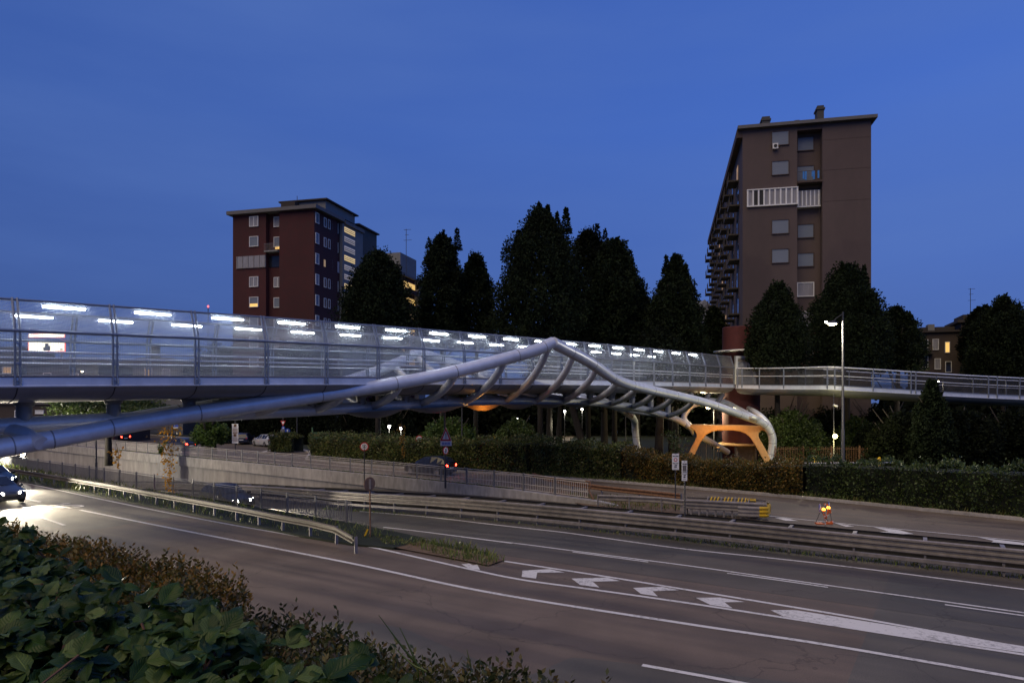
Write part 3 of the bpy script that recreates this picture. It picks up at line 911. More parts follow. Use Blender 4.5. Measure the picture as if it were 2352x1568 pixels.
# ------------------------------------------------------------------ railings and guardrails
def railing(name, label, pts, h, post_every, mtl, post_m, pick=.13, low=.12, rail_r=.025, mid=None, group=None):
    """pts: dense path at the foot"""
    root = thing(name, label, 'railing', pts[0], group)
    L = [0]
    for a, b in zip(pts, pts[1:]): L.append(L[-1] + (b - a).length)

    def P(d):
        for i in range(len(L) - 1):
            if d <= L[i + 1]:
                return pts[i] + (pts[i + 1] - pts[i]) * ((d - L[i]) / (L[i + 1] - L[i]))
        return pts[-1].copy()
    top = MB(); top.tube([p + UP * (h - .03) for p in pts], rail_r, 6)
    top.build('top_rail', mtl, root)
    lo = MB(); lo.tube([p + UP * low for p in pts], rail_r * .8, 5); lo.tube([p + UP * (h - .14) for p in pts], rail_r * .8, 5)
    if mid: lo.tube([p + UP * mid for p in pts], rail_r * .8, 5)
    lo.build('lower_rail', mtl, root)
    pk = MB(); d = pick
    while d < L[-1]:
        a = P(d); pk.box(a + UP * ((low + h - .14) / 2), (.028, .028, h - .14 - low))
        d += pick
    pk.build('pickets', mtl, root)
    d = 0.0
    while d <= L[-1] + .01:
        p = P(d)
        MB().box(p + UP * (h + .03) / 2, (.11, .07, h + .05), E, N).build('post', post_m, root)
        d += post_every
    return root


nr = [rs(s, a_edge(s) - .08, .06) for s in (-74, -66.5, -60, -50, -45, -38.5, -34, -30, -26, -23.2)]
railing('street_railing', 'grey picket railing on the grass verge between near road and sunken road', nr, 1.02, 2.3, M['rail_paint'], M['rail_paint'])
wr = [rs(s, b_edge(s) + .12, wtop(s)) for s in (-110, -95, -80, -70, -60, -50, -45, -40, -35, -30, -26, -22, -19, -17.2)]
wr.append(wr[-1] + E * .7 + UP * -.02)
rl = railing('street_railing', 'long pale picket railing standing on top of the concrete retaining wall', wr, 1.05, 2.35, M['rail_light'], M['rail_paint'], mid=.42)
MB().tube([wr[-1] + UP * z_ + E * o for z_, o in ((1.03, -.15), (1.0, .12), (.8, .16), (.5, .05), (.15, .25), (0, .35))], .045, 6).build('end_hoop', M['rust'], rl)


def resample(pts, step):
    L = [0]
    for a, b in zip(pts, pts[1:]): L.append(L[-1] + (b - a).length)
    out = []; d = 0; i = 0
    while d <= L[-1]:
        while d > L[i + 1]: i += 1
        out.append(pts[i] + (pts[i + 1] - pts[i]) * ((d - L[i]) / (L[i + 1] - L[i])))
        d += step
    return out


W2 = [(0, .44), (.05, .47), (.05, .52), (-.03, .56), (-.03, .62), (.05, .66), (.05, .71), (0, .75)]
W3 = [(0, .45), (.06, .49), (.06, .55), (-.03, .59), (-.03, .64), (.06, .68), (.06, .74), (-.03, .78), (-.03, .83), (.06, .87), (.06, .93), (0, .97)]


def beam(mb, pts, prof, side):
    rows = []
    for i, p in enumerate(pts):
        d = pts[min(i + 1, len(pts) - 1)] - pts[max(i - 1, 0)]
        d.z = 0; d.normalize()
        n = Vector((d.y, -d.x, 0)) * side
        rows.append([p + n * o + UP * z for o, z in prof])
    mb.sheet(rows)
    return mb


def guardrail(label, pts, prof, side, mtl, step=2.25, ph=.72, off=.1):
    root = thing('guardrail', label, 'guardrail', pts[0])
    P = resample(pts, step)
    beam(MB(), P, prof, side).build('beam', mtl, root, smooth=True, angle=50)
    j = MB()
    for i, p in enumerate(P):
        d = (P[min(i + 1, len(P) - 1)] - P[max(i - 1, 0)]); d.z = 0; d.normalize()
        n = Vector((d.y, -d.x, 0)) * side
        MB().box(p - n * off + UP * ph / 2, (.06, .12, ph), d, n).build('post', M['galv_dark'], root)
    return root


gl = []
for x, y in ((-300, 1030), (-150, 1050), (0, 1072), (238, 1109), (367, 1132), (466, 1149), (545, 1163), (646, 1183), (735, 1199), (790, 1214), (822, 1232)):
    q = gp(x, y, .75); q.z = .02; gl.append(q)
gl[-1].z = -.12
guardrail('weathered single W-beam guardrail along the edge of the near road, end bent down', gl, W2, 1, M['galv_old'], 2.0)
MT = [(-85, 34.6), (-70, 34), (-60, 33.5), (-50, 32.6), (-40, 30.4), (-29, 28.6), (-20, 28.3), (-9, 28.1), (0, 28.0), (12, 28.0), (25, 28.1), (45, 28.4), (60, 28.6)]
med = smooth_path([rs(s, t, zmid(s) + .02) for s, t in MT], 5)
root = thing('guardrail', 'long double-sided steel median barrier with three-wave beams and crossbars', 'guardrail', med[0])
P = resample(med, 2.25)
Q = [p + N * .85 for p in P]
beam(MB(), P, W3, 1).build('beam', M['galv'], root, smooth=True, angle=50)
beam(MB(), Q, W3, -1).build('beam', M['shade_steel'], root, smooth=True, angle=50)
lowb = [(0, .16), (.04, .18), (.04, .30), (0, .32)]
beam(MB(), P, lowb, 1).build('lower_beam', M['galv_dark'], root)
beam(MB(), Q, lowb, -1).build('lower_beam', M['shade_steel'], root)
for p, q in zip(P, Q):
    MB().box(p + N * .09 + UP * .48, (.07, .12, .96), E, N).build('post', M['galv_dark'], root)
    MB().box((p + q) / 2 + UP * .90, (.13, .80, .07), E, N).build('crossbar', M['galv'], root)
# short guardrails at the wall end
r1 = [ground(*p) for p in (c2(1300, 1165), c2(1470, 1215), c2(1790, 1268), c2(2070, 1300), c2(2325, 1330))]
guardrail('rusty guardrail leading away from the end of the picket railing', [p + N * .6 for p in r1], W2, 1, M['rust'], 2.6)
r2 = [ground(*c2(1770, 1325)), ground(*c2(1900, 1330)), ground(*c2(2325, 1352)), ground(*c3(60, 1372))]
guardrail('short pale guardrail on bare earth running up to the crash cushion', r2, W2, 1, M['galv'], 1.7, off=-.02)
# ------------------------------------------------------------------ the footbridge
P0 = V(-17.376, 24, 0); D = V(.667, .745, 0); A = V(-.745, .667, 0)
SP, WID, NB = 3.12, 5.2, 19


def zd(i): return 6.69 + .0689 * i - .002 * i * i


def bp(i, c, dz=0.0):
    p = P0 + D * (SP * i) + A * c
    p.z = zd(i) + dz
    return p


def onp(x, y, c):
    u = (x - 1176) / F
    a = (u * (P0.y + A.y * c) - (P0.x + A.x * c)) / (D.x - u * D.y)
    Y = P0.y + D.y * a + A.y * c
    return at(x, y, Y)


fb = thing('footbridge', 'long curved-mesh footbridge of grey steel tubes spanning the roads, lit by white tube lights', 'footbridge', bp(0, 2.6, 0) * 1.0)
I = [-3 + .5 * k for k in range(45)]
BEL = [(0, -.36), (.10, -.50), (.26, -.64), (.6, -.78), (1.2, -.88), (2.6, -.92)]
BEL = BEL + [(WID - c, z) for c, z in BEL[-2::-1]]
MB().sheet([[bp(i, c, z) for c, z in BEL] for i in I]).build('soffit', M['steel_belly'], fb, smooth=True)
for sgn, off in ((1, 0), (-1, WID)):
    MB().sheet([[bp(i, off + sgn * c, z) for c, z in ((.02, .02), (0, .0), (0, -.27), (-.07, -.29), (-.07, -.325), (0, -.36))] for i in I]).build('fascia', M['steel'], fb)
MB().sheet([[bp(i, .03, -.02), bp(i, WID - .03, -.02)] for i in I]).build('walkway', M['deck'], fb)
se = MB()
for i in range(-3, NB + 1):                      # panel joints on the belly
    se.tube([bp(i, c, z) + A * (-.006 if c < 2.6 else .006) - UP * .006 for c, z in BEL], .016, 4, caps=False)
se.build('panel_joint', M['black'], fb)

for side in (0, 1):
    cc = (lambda c: c) if side == 0 else (lambda c: WID - c)
    for nm_, c, z, r, mt in (('knee_rail', 0, 1.65, .06, 'frame_steel'), ('top_rail', .40, 2.78, .045, 'frame_steel'), ('base_rail', .0, .05, .035, 'galv_dark'),
                             ('handrail', .16, .92, .042, 'bright_steel'), ('handrail', .16, .70, .032, 'bright_steel')):
        MB().tube([bp(i, cc(c), z) for i in I], r, 8).build(nm_, M[mt], fb, smooth=True, angle=60)
    for i in range(-3, NB + 1):
        pm = MB()
        for o in (-.075, .075):
            pm.tube([bp(i, cc(-.04), -.30) + D * o, bp(i, cc(0), .1) + D * o, bp(i, cc(0), 1.62) + D * o, bp(i, cc(.08), 1.92) + D * o, bp(i, cc(.40), 2.84) + D * o], .042, 6)
        for z in (-.25, -.12, .5, 1.2):
            pm.box(bp(i, cc(-.02), z), (.24, .07, .06), D, A)
        pm.tube([bp(i, cc(0), .55), bp(i, cc(.16), .90)], .018, 5)
        pm.build('frame_post', M['frame_steel'], fb)
    for i in range(-3, NB):
        for prof_, nm_, mt in ((((.012, .08), (.012, .85), (.012, 1.6)), 'mesh_panel', 'cage'), (((.03, 1.7), (.1, 1.95), (.25, 2.4), (.385, 2.75)), 'upper_mesh_panel', 'cage_top')):
            rows = []
            for k in range(5):
                q = i + k / 4
                rows.append([bp(q, cc(c), z) for c, z in prof_])
            MB().sheet(rows).build(nm_, M[mt], fb)
        if i <= 16:
            ph = .28
            a0, a1 = i + ph, i + ph + .44
            t = MB().tube([bp(a0, cc(.50), 2.60), bp(a1, cc(.50), 2.60)], .036, 8).build('fluorescent_tube', M['tube_glow'], fb)
            MB().box((bp(a0, cc(.50), 2.665) + bp(a1, cc(.50), 2.665)) / 2, ((bp(a1, 0) - bp(a0, 0)).length + .1, .09, .05), D, A).build('lamp_tray', M['white'], t)

CH_R = .30
chord = smooth_path([onp(x, y, 2.6) for x, y in ((-260, 1008), (-120, 992), (0, 978), (300, 962), (680, 944), (806, 937), (1010, 925), (1197, 920), (1350, 923), (1452, 934), (1520, 951), (1562, 966.5), (1594, 988))], 6)
MB().tube(chord, CH_R, 14).build('bottom_chord', M['steel'], fb, smooth=True, angle=60)
arch = [(-230, 1068, 22), (0, 1029, 24.7), (150, 1003, 26.3), (394, 957.6, 29.4), (790, 898.8, 34.6), (1010, 861, 37.4), (1213, 809, 39.9), (1269.7, 787, 40.7)]
arch2 = [(1269.7, 787, 40.7), (1349.6, 829, 44), (1417.6, 873, 47.5), (1485.6, 893.3, 51), (1562, 910.4, 55), (1630, 927.3, 58.5), (1708, 954.6, 61.5), (1752, 972, 62.8), (1772.6, 998.7, 63.2), (1773, 1036, 63.4), (1762, 1072, 63.6)]
AR = smooth_path([at(*p) for p in arch], 6); AR2 = smooth_path([at(*p) for p in arch2], 6)


def mirror(p):
    o = (p.x - P0.x) * A.x + (p.y - P0.y) * A.y - WID / 2
    q = p - A * (2 * o); q.z = p.z
    return q


for f in (lambda p: p, mirror):
    am = MB().tube([f(p) for p in AR], .355, 18)
    am.tube([f(p) for p in AR2], .355, 18)
    am.build('arch_tube', M['steel'], fb, smooth=True, angle=60)
    sm = MB()
    for path in (AR, AR2):
        for k in range(3, len(path) - 2, 4):
            q = f(path[k]); dd = (f(path[k + 1]) - q).normalized()
            sm.tube([q - dd * .03, q - dd * .015, q + dd * .015, q + dd * .03], [.353, .361, .361, .353], 18, caps=False)
    sm.build('weld_seam', M['steel_belly'], fb, smooth=True)


def pick(path, x):
    best = None
    for a, b in zip(path, path[1:]):
        xa, xb = 1176 + a.x / a.y * F, 1176 + b.x / b.y * F
        if min(xa, xb) <= x <= max(xa, xb):
            return a + (b - a) * ((x - xa) / (xb - xa) if xb != xa else 0)
    return path[-1].copy()


X2 = lambda x: (840 + x / 2.7035) * .91875
RIBS = [(X2(-620), X2(-790)), (646, 584.5), (790, 724), (X2(440), X2(240)), (X2(815), X2(570)), (X2(1140), X2(868)), (X2(1440), X2(1148)), (X2(1605), X2(1352)), (X2(1762), X2(1536)), (X2(1905), X2(1706)), (X2(2035), X2(1858)), (X2(2160), X2(2000)), (X2(2290), X2(2120)), (X2(2420), X2(2240))]
for xu, xl in RIBS:
    u = pick(AR if xu < 1269 else AR2, min(xu, 1266) if xu < 1275 else xu)
    l = pick(chord, xl)
    for f in (lambda p: p, mirror):
        uu, ll = f(u), f(l)
        drop = max(.25, uu.z - ll.z)
        c = uu + (ll - uu) * .22; c.z = ll.z + drop * .36
        pts = []
        for k in range(11):
            t = k / 10
            pts.append(uu * (1 - t) ** 2 + c * 2 * t * (1 - t) + ll * t * t)
        MB().tube(pts, [.235 - .02 * abs(k - 5) / 5 for k in range(11)], 12).build('rib', M['steel'], fb, smooth=True, angle=60)
# left-hand struts between chord and arch, near the viewer
for xu, yu, Yu, xl, yl in ((95, 1018, 25.4, 20, 985),):
    MB().tube([onp(xl, yl, 2.6), (onp(xl, yl, 2.6) + at(xu, yu, Yu)) / 2 + UP * .1, at(xu, yu, Yu)], .26, 12).build('strut', M['steel'], fb, smooth=True, angle=60)
for i in range(-2, NB - 1):
    # short columns carrying the deck on the chord
    top = bp(i + .25, 2.6, -.88)
    x = 1176 + top.x / top.y * F
    b_ = pick(chord, x) if x < 1580 else top - UP * .9
    if x < 1570:
        b_ = Vector((top.x, top.y, b_.z))
        MB().lathe(b_, [(.26, 0), (.27, (top.z - b_.z) * .8), (.33, (top.z - b_.z) * .82), (.36, (top.z - b_.z) * .93), (.36, top.z - b_.z + .02)], 14).build('column', M['steel_belly'], fb, smooth=True, angle=40)
# dished panels hanging under the chord, one tinted orange as well as lit by an orange lamp
for xa, xb, d, mt in ((X2(60), X2(460), .42, 'steel_belly'), (X2(480), X2(850), .38, 'steel_belly'), (X2(880), X2(1100), .40, 'orange_tint'), (X2(1110), X2(1330), .36, 'steel_belly'), (X2(1335), X2(1530), .3, 'steel_belly'), (X2(1540), X2(1700), .25, 'steel_belly')):
    a, b = pick(chord, xa), pick(chord, xb)
    rows = []
    for k in range(9):
        t = k / 8; p = a + (b - a) * t; h = d * math.sin(math.pi * t) + .02
        wd = .9 * math.sin(math.pi * (.1 + .8 * t))
        rows.append([p + A * (wd * s_) - UP * (CH_R * .75 + h * (1 - s_ * s_)) for s_ in (-1, -.6, -.2, .2, .6, 1)])
    MB().sheet(rows).build('dished_panel', M[mt], fb, smooth=True)
# portal leg at the far end
pl, pr = at(1592, 985, 65.5), at(1756, 985, 63.2)
pa = (pr - pl); pa.z = 0


def pp(x, y):
    X, Yv = cp(x, y)
    u = (X - 1176) / F
    k = (u * pl.y - pl.x) / (pa.x - u * pa.y)
    return at(X, Yv, pl.y + pa.y * k)


OUT = [(262, 1103), (520, 1108), (800, 1112), (1062, 1122), (1088, 1150), (1080, 1180), (1035, 1165), (1003, 1195), (1000, 1235), (1030, 1290), (1062, 1345), (1110, 1435), (1155, 1525), (1160, 1560), (1090, 1560), (1075, 1525), (1040, 1460), (998, 1385), (950, 1300), (915, 1245), (870, 1205), (810, 1180), (730, 1168), (630, 1167), (545, 1172), (490, 1188), (440, 1222), (400, 1268), (370, 1320), (335, 1395), (300, 1475), (265, 1560), (195, 1560), (228, 1475), (262, 1400), (300, 1322), (338, 1250), (345, 1215), (330, 1180), (290, 1150), (258, 1130)]
pn = V(-pa.y, pa.x, 0).normalized()
MB().prism([pp(x, y) for x, y in OUT], pn * .75).build('portal_frame', M['orange_tint'], fb, bevel=.09)
MB().tube(smooth_path([pp(230, 1080), pp(290, 1150) + pn * .5, pp(330, 1225) + pn * 1.2, pp(440, 1290) + pn * 2.5, pp(640, 1440) + pn * 5], 4), .30, 12).build('back_leg', M['steel'], fb, smooth=True, angle=60)
MB().tube(smooth_path([pp(420, 868), pp(300, 905), pp(228, 985), pp(215, 1050), pp(262, 1125)], 4), .27, 12).build('strut', M['steel'], fb, smooth=True, angle=60)
for (x0, y0, x1, y1) in ((620, 790, 560, 880), (470, 790, 440, 850), (290, 780, 270, 830)):
    MB().tube([onp(*cp(x0, y0), .9), onp(*cp(x1, y1), .9)], .24, 10).build('column', M['steel_belly'], fb, smooth=True, angle=60)
MB().tube(smooth_path([onp(*cp(430, 845), 1.2), onp(*cp(640, 870), 1.4), onp(*cp(770, 930), .8), at(*cp(905, 1008), 61.9), at(*cp(1000, 1055), 62.5)], 5), .28, 12).build('strut', M['steel'], fb, smooth=True, angle=60)
MB().tube(smooth_path([onp(*cp(640, 858), 2.4), onp(*cp(830, 910), 2.0), at(*cp(980, 985), 65), at(*cp(1085, 1080), 63.6), at(*cp(1140, 1180), 63.2)], 5), .28, 12).build('strut', M['steel'], fb, smooth=True, angle=60)

# access ramp curving away to the right
RP = [(1690, 884, 68.2), (1715, 884.5, 67.4), (1760, 885.5, 66), (1840, 886, 63), (1905, 886, 60.6), (1960, 889, 60.3), (2050, 894, 61), (2200, 903, 62.3), (2352, 910, 63.5), (2480, 915, 65), (2640, 922, 69)]
rp = smooth_path([at(*p) for p in RP], 5)
rows, rows2, deckr = [], [], []
RW = 4.0
accs = []
for i, p in enumerate(rp):
    d = rp[min(i + 1, len(rp) - 1)] - rp[max(i - 1, 0)]; d.z = 0; d.normalize()
    a = V(-d.y, d.x, 0); accs.append((d, a))
    prof = [(0, -.36), (.12, -.52), (.4, -.72), (1.0, -.85), (2.0, -.92), (3.0, -.85), (3.6, -.72), (3.88, -.52), (4.0, -.36)]
    rows.append([p + a * c + UP * z for c, z in prof])
    rows2.append([p + a * c + UP * z for c, z in ((.02, .02), (0, 0), (0, -.25), (-.07, -.28), (-.07, -.32), (0, -.36))])
    deckr.append([p + a * .02 - UP * .03, p + a * 3.98 - UP * .03])
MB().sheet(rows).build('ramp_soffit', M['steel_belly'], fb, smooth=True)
MB().sheet(rows2).build('ramp_fascia', M['steel'], fb)
MB().sheet(deckr).build('ramp_deck', M['deck'], fb)
for c in (0, 4.0):
    base = [p + a * c for p, (d, a) in zip(rp, accs)]
    for z, r, mt in ((1.68, .055, 'bright_steel'), (.92, .032, 'bright_steel'), (.06, .035, 'frame_steel')):
        MB().tube([p + UP * z for p in base], r, 7).build('ramp_rail', M[mt], fb, smooth=True, angle=60)
    MB().sheet([[p + UP * .1 + a * .02, p + UP * 1.62 + a * .02] for p, (d, a) in zip(base, accs)]).build('ramp_mesh', M['railing_mesh'], fb)
    for xs in ((1694, 1704, 1744, 1800, 1900, 1917, 2005, 2092, 2103, 2270, 2290, 2342, 2358, 2400) if c == 0 else (1740, 1800, 1850, 1950, 2050, 2150, 2235, 2310)):
        p = pick(base, xs)
        m = MB().box(p + UP * .72, (.09, .12, 2.0))
        if xs in (1900, 1917, 2005):
            for z in (.25, .45, .65): m.box(p + UP * z - V(0, .08, 0), (.2, .08, .09))
        m.build('ramp_post', M['frame_steel'], fb)

# ------------------------------------------------------------------ lift tower
tc_ = at(1702, 912, 72.5)
lift = thing('lift_tower', 'round brick-red lift tower with thin disc canopies at the end of the footbridge', 'lift tower', V(tc_.x, tc_.y, -1.2))
ZB = -1.2
MB().lathe(V(tc_.x, tc_.y, ZB), [(1.92, 0), (1.92, 14.55), (1.86, 14.6), (1.8, 14.6)], 36).build('drum', M['red_brick'], lift, smooth=True, angle=40)
MB().lathe(V(tc_.x + .25, tc_.y - .5, 10.72), [(3.15, 0), (3.25, .06), (3.2, .14), (1.0, .24)], 40).build('upper_canopy', M['steel'], lift, smooth=True, angle=30)
MB().lathe(V(tc_.x - .7, tc_.y - 1.0, 1.02), [(2.3, 0), (2.36, .06), (2.3, .13), (1.0, .2)], 36).build('lower_canopy', M['orange_tint'], lift, smooth=True, angle=30)
fr = -1
for z0, h, mt, nmx in ((7.35, 2.9, 'bright_steel', 'upper_door'), (-1.15, 2.05, 'galv', 'lower_door')):
    dx = tc_.x - (.25 if z0 > 0 else .2); dy = tc_.y - 2.05
    dd = MB()
    dd.box(V(dx - .95, dy, z0 + h / 2), (.22, .5, h)); dd.box(V(dx + .95, dy, z0 + h / 2), (.22, .5, h)); dd.box(V(dx, dy, z0 + h - .11), (1.68, .5, .22))
    do = dd.build(nmx, M[mt], lift)
    MB().box(V(dx, dy + .12, z0 + h / 2 - .12), (1.68, .06, h - .24)).build('door_leaf', M['galv_dark'] if z0 < 0 else M['steel'], do)
    MB().box(V(dx, dy - .02, z0 + h - .45), (1.66, .2, .25)).build('header', M['galv'], do)
# ------------------------------------------------------------------ buildings
class Fac:
    """a facade: origin O, horizontal direction a, outward normal n"""
    def __init__(s, O, a, n): s.O, s.a, s.n = Vector(O), Vector(a), Vector(n)
    def p(s, l, z, d=0.0):
        q = s.O + s.a * l + s.n * d
        return V(q.x, q.y, z)

    def slab(s, mb, l0, l1, z0, z1, d0, d1):
        mb.box(s.p((l0 + l1) / 2, (z0 + z1) / 2, (d0 + d1) / 2), (abs(l1 - l0), abs(d1 - d0), abs(z1 - z0)), s.a, s.n)
        return mb

    def window(s, par, l, z, w, h, pane, d=0.0, fr='white', t=.09, split=False, low=0.0, dep=.12):
        m = MB()
        s.slab(m, l - w / 2, l + w / 2, z + h / 2 - t, z + h / 2, d - .03, d + dep)
        s.slab(m, l - w / 2, l + w / 2, z - h / 2, z - h / 2 + t, d - .03, d + dep + .04)
        s.slab(m, l - w / 2, l - w / 2 + t, z - h / 2 + t, z + h / 2 - t, d - .03, d + dep)
        s.slab(m, l + w / 2 - t, l + w / 2, z - h / 2 + t, z + h / 2 - t, d - .03, d + dep)
        if split: s.slab(m, l - t / 2, l + t / 2, z - h / 2 + t, z + h / 2 - t, d - .03, d + dep - .01)
        o = m.build('window', M[fr], par)
        q = MB(); s.slab(q, l - w / 2 + t, l + w / 2 - t, z - h / 2 + t + low * h, z + h / 2 - t, d + .02, d + .05)
        q.build('pane' if pane in ('dark_glass', 'warm_window', 'warm_dim') else ('curtain' if pane == 'curtain' else 'shutter'), M[pane], o)
        if low:
            q = MB(); s.slab(q, l - w / 2 + t, l + w / 2 - t, z - h / 2 + t, z - h / 2 + t + low * h, d + .02, d + .04)
            q.build('pane', M['warm_window' if low > .25 else 'dark_glass'], o)
        return o

    def rail(s, par, l0, l1, z, h, d, mtl='balcony', pick=.14):
        m = MB()
        s.slab(m, l0, l1, z + h - .04, z + h, d - .03, d + .03)
        k = l0
        while k <= l1:
            s.slab(m, k - .012, k + .012, z, z + h - .04, d - .012, d + .012); k += pick
        return m.build('balustrade', M[mtl], par)


GZ = -1.2
# --- dark red block on the left
cl = at(722, 912, 105); cl.z = GZ
aL, aR = V(-.965, .262, 0), V(.246, .969, 0)
red = thing('apartment_building', 'dark red apartment block with white window frames and pale lit stair tower', 'building', cl)
FL = Fac(cl, aL, V(-.262, -.965, 0)); FR = Fac(cl, aR, V(.969, -.246, 0))
ZT = 34.9
w_ = MB()
# left gable in three vertical bands: flush, recess, flush
FL.slab(w_, 0, 6.15, GZ, ZT, -7, 0)
FL.slab(w_, 6.15, 8.55, GZ, ZT, -7, -.85)
FL.slab(w_, 8.55, 14.6, GZ, ZT, -7, 0)
FR.slab(w_, 0.002, 7.9, GZ, ZT, -6.1, 0)
w_.build('wall', M['dark_red'], red)
lw = MB(); FR.slab(lw, 14.9, 44, GZ, ZT - 4.4, -13, -.1); lw.build('rear_wing', M['dark_red'], red)
ev = MB()
FL.slab(ev, -.7, 15.3, ZT, ZT + .55, -8, .7)
FR.slab(ev, -.0, 8.4, ZT + .003, ZT + .55, -10, .7)
FR.slab(ev, 8.4, 15.3, ZT - .25, ZT + .32, -10, .85)
ev.build('eaves', M['eave'], red)
rf = MB()
t0, t1, t2, t3 = FL.p(-.5, ZT + .55, .5), FL.p(15, ZT + .55, .5), FL.p(15, ZT + .55, -12), FL.p(-.5, ZT + .55, -12)
rf.add([t0, t1, t2, t3, FL.p(4, ZT + 2.0, -5.5), FL.p(10.5, ZT + 2.0, -5.5)], [(0, 1, 5, 4), (1, 2, 5), (2, 3, 4, 5), (3, 0, 4)])
rf.build('roof', M['roof'], red)
MB().box(FL.p(7.4, ZT + 2.3, -5), (2.6, 1.6, .9), aL, aR).build('chimney', M['roof'], red)
MB().tube([FL.p(6.2, ZT + 2, -5), FL.p(6.2, ZT + 3.9, -5)], .05, 5).build('aerial', M['pole_dark'], red)
ph = MB(); FR.slab(ph, 5.5, 15.6, ZT + .3, ZT + 3.0, -9, -1.2); pho = ph.build('penthouse', M['pale_wall'], red)
q = MB(); FR.slab(q, 5.0, 16.1, ZT + 3.0, ZT + 3.22, -9.5, -.7); q.build('penthouse_roof', M['roof'], red)
st_ = MB(); FR.slab(st_, 7.9, 15.2, GZ, ZT - .25, -6, .55); sto = st_.build('stair_tower', M['pale_wall'], red)
for k in range(12):
    z = ZT - 1.1 - k * 1.56
    if z < 16: break
    q = MB(); FR.slab(q, 8.5, 12.2, z - .42, z + .42, .552, .60)
    for j in range(3): pass
    q.build('stair_window', M[('strip_bright', 'strip_dim', 'strip_dim')[(k + (0 if k == 0 else 0)) % 3] if k else 'strip_bright'], red)
    q = MB()
    for j in (-.2, .1): FR.slab(q, 8.5, 12.2, z + j - .03, z + j + .05, .60, .66)
    q.build('louvre', M['eave'], red)
# rear roof volumes
q = MB(); FR.slab(q, 16.5, 24, ZT - 4.4, ZT + 1.6, -9, -1.0); q.build('penthouse', M['grey_wall'], red)
q = MB(); FR.slab(q, 16.1, 24.4, ZT + 1.6, ZT + 1.85, -9.4, -.6); q.build('penthouse_roof', M['roof'], red)
q = MB(); FR.slab(q, 15.2, 44.4, ZT - 4.4, ZT - 4.0, -13.4, .5); q.build('eaves', M['eave'], red)
q = MB(); FR.slab(q, 35, 43.5, ZT - 4.0, ZT + .6, -9, -1.0); q.build('penthouse', M['pale_wall'], red)
q = MB(); FR.slab(q, 40.3, 44.0, GZ, ZT - 4.4, -.1, .9); q.build('end_bay', M['pale_wall'], red)
for k in range(6):
    z = ZT - 6.2 - k * 3.13
    q = MB(); FR.slab(q, 33.5, 40.3, z - .9, z + .9, -.09, .02); q.build('lit_loggia', M['warm_window' if k in (0, 1, 3) else 'warm_dim'], red)
    q = MB(); FR.slab(q, 33.5, 40.3, z - 1.5, z - .55, .6, .8); q.build('balcony', M['dark_red'], red)
    q = MB(); FR.slab(q, 16, 22, z - .7, z + .9, -.09, .03); q.build('loggia', M['dark_glass'], red)
    q = MB(); FR.slab(q, 15.3, 33, z - 1.7, z - .8, .2, .5); q.build('balcony', M['dark_red'], red)
rows = [33.7, 30.55, 27.4, 24.2, 21.0, 17.85, 14.7, 11.5]
for k, z in enumerate(rows):
    if k != 2:
        FL.window(red, 10.7, z, 1.62, 1.62, ('curtain', 'shutter', '', 'curtain', 'shutter', 'shutter', 'shutter', 'curtain')[k], split=k in (0, 3), low=.3 if k == 4 else 0)
        FL.window(red, 7.0, z - .1, 1.35, 1.6, ('curtain', 'shutter', '', 'curtain', 'shutter', 'shutter', 'curtain', 'shutter')[k], d=-.85, split=k == 3)
    FR.window(red, .75, z, 1.0, 1.65, ('dark_glass', 'shutter', 'shutter', 'curtain', 'shutter', 'shutter', 'shutter', 'shutter')[k])
    if k != 2:
        for l in (3.1, 4.35): FR.window(red, l, z - .1, .72, 1.5, 'curtain' if k % 2 else 'shutter')
    else:
        q = MB(); FR.slab(q, 2.6, 4.9, z - 1.0, z + 1.0, .01, .03); lo_ = q.build('loggia', M['dark_glass'], red)
        q = MB(); FR.slab(q, 2.75, 3.3, z - .8, z + .3, .032, .06); q.build('pane', M['warm_dim'], lo_)
    q = MB(); FR.slab(q, 5.4, 7.85, z - 1.0, z + .85, .01, .04); lo_ = q.build('loggia', M['dark_glass' if k in (0, 1, 3, 4) else 'curtain'], red)
    q = MB()
    for j in range(4): FR.slab(q, 5.45 + j * .6, 5.53 + j * .6, z - .9, z + .8, .04, .09)
    q.build('frame', M['white'], lo_)
q = MB(); FL.slab(q, 8.56, 13.9, 26.5, 28.3, .0, .1); gb = q.build('glazed_bay', M['curtain'], red)
q = MB()
for j in range(6): FL.slab(q, 8.6 + j * 1.02, 8.7 + j * 1.02, 26.5, 28.3, .1, .16)
FL.slab(q, 8.56, 13.9, 26.38, 26.5, 0, .18); q.build('frame', M['galv_dark'], gb)
q = MB(); FL.slab(q, 6.2, 8.5, 26.5, 28.2, -.84, -.75); q.build('glazed_bay', M['dark_glass'], red)
q = MB(); FL.slab(q, 6.2, 8.6, 28.7, 28.9, -.8, .45); q.build('balcony', M['pale_wall'], red)
FL.rail(red, 6.2, 8.6, 28.9, 1.1, .42, 'galv_dark')
q = MB(); FL.slab(q, 6.35, 7.4, 29.3, 29.75, -.79, -.7); q.build('lit_pane', M['warm_window'], red)

# --- tall brown block on the right
cr_ = at(2001, 912, 80); cr_.z = GZ
bF, bS = V(-.975, .22, 0), V(.22, .975, 0)
brown = thing('apartment_building', 'tall brown slab block with chimneys and a white glazed bay', 'building', cr_)
FB = Fac(cr_, bF, V(-.22, -.975, 0))
WB = 14.35; ZR = 38.5


def bl_(x, y):
    u = (x - 1176) / F
    l = (cr_.x - u * cr_.y) / (u * .22 + .975)
    Y = cr_.y + .22 * l
    return l, EYE - Y * (y - 912) / F


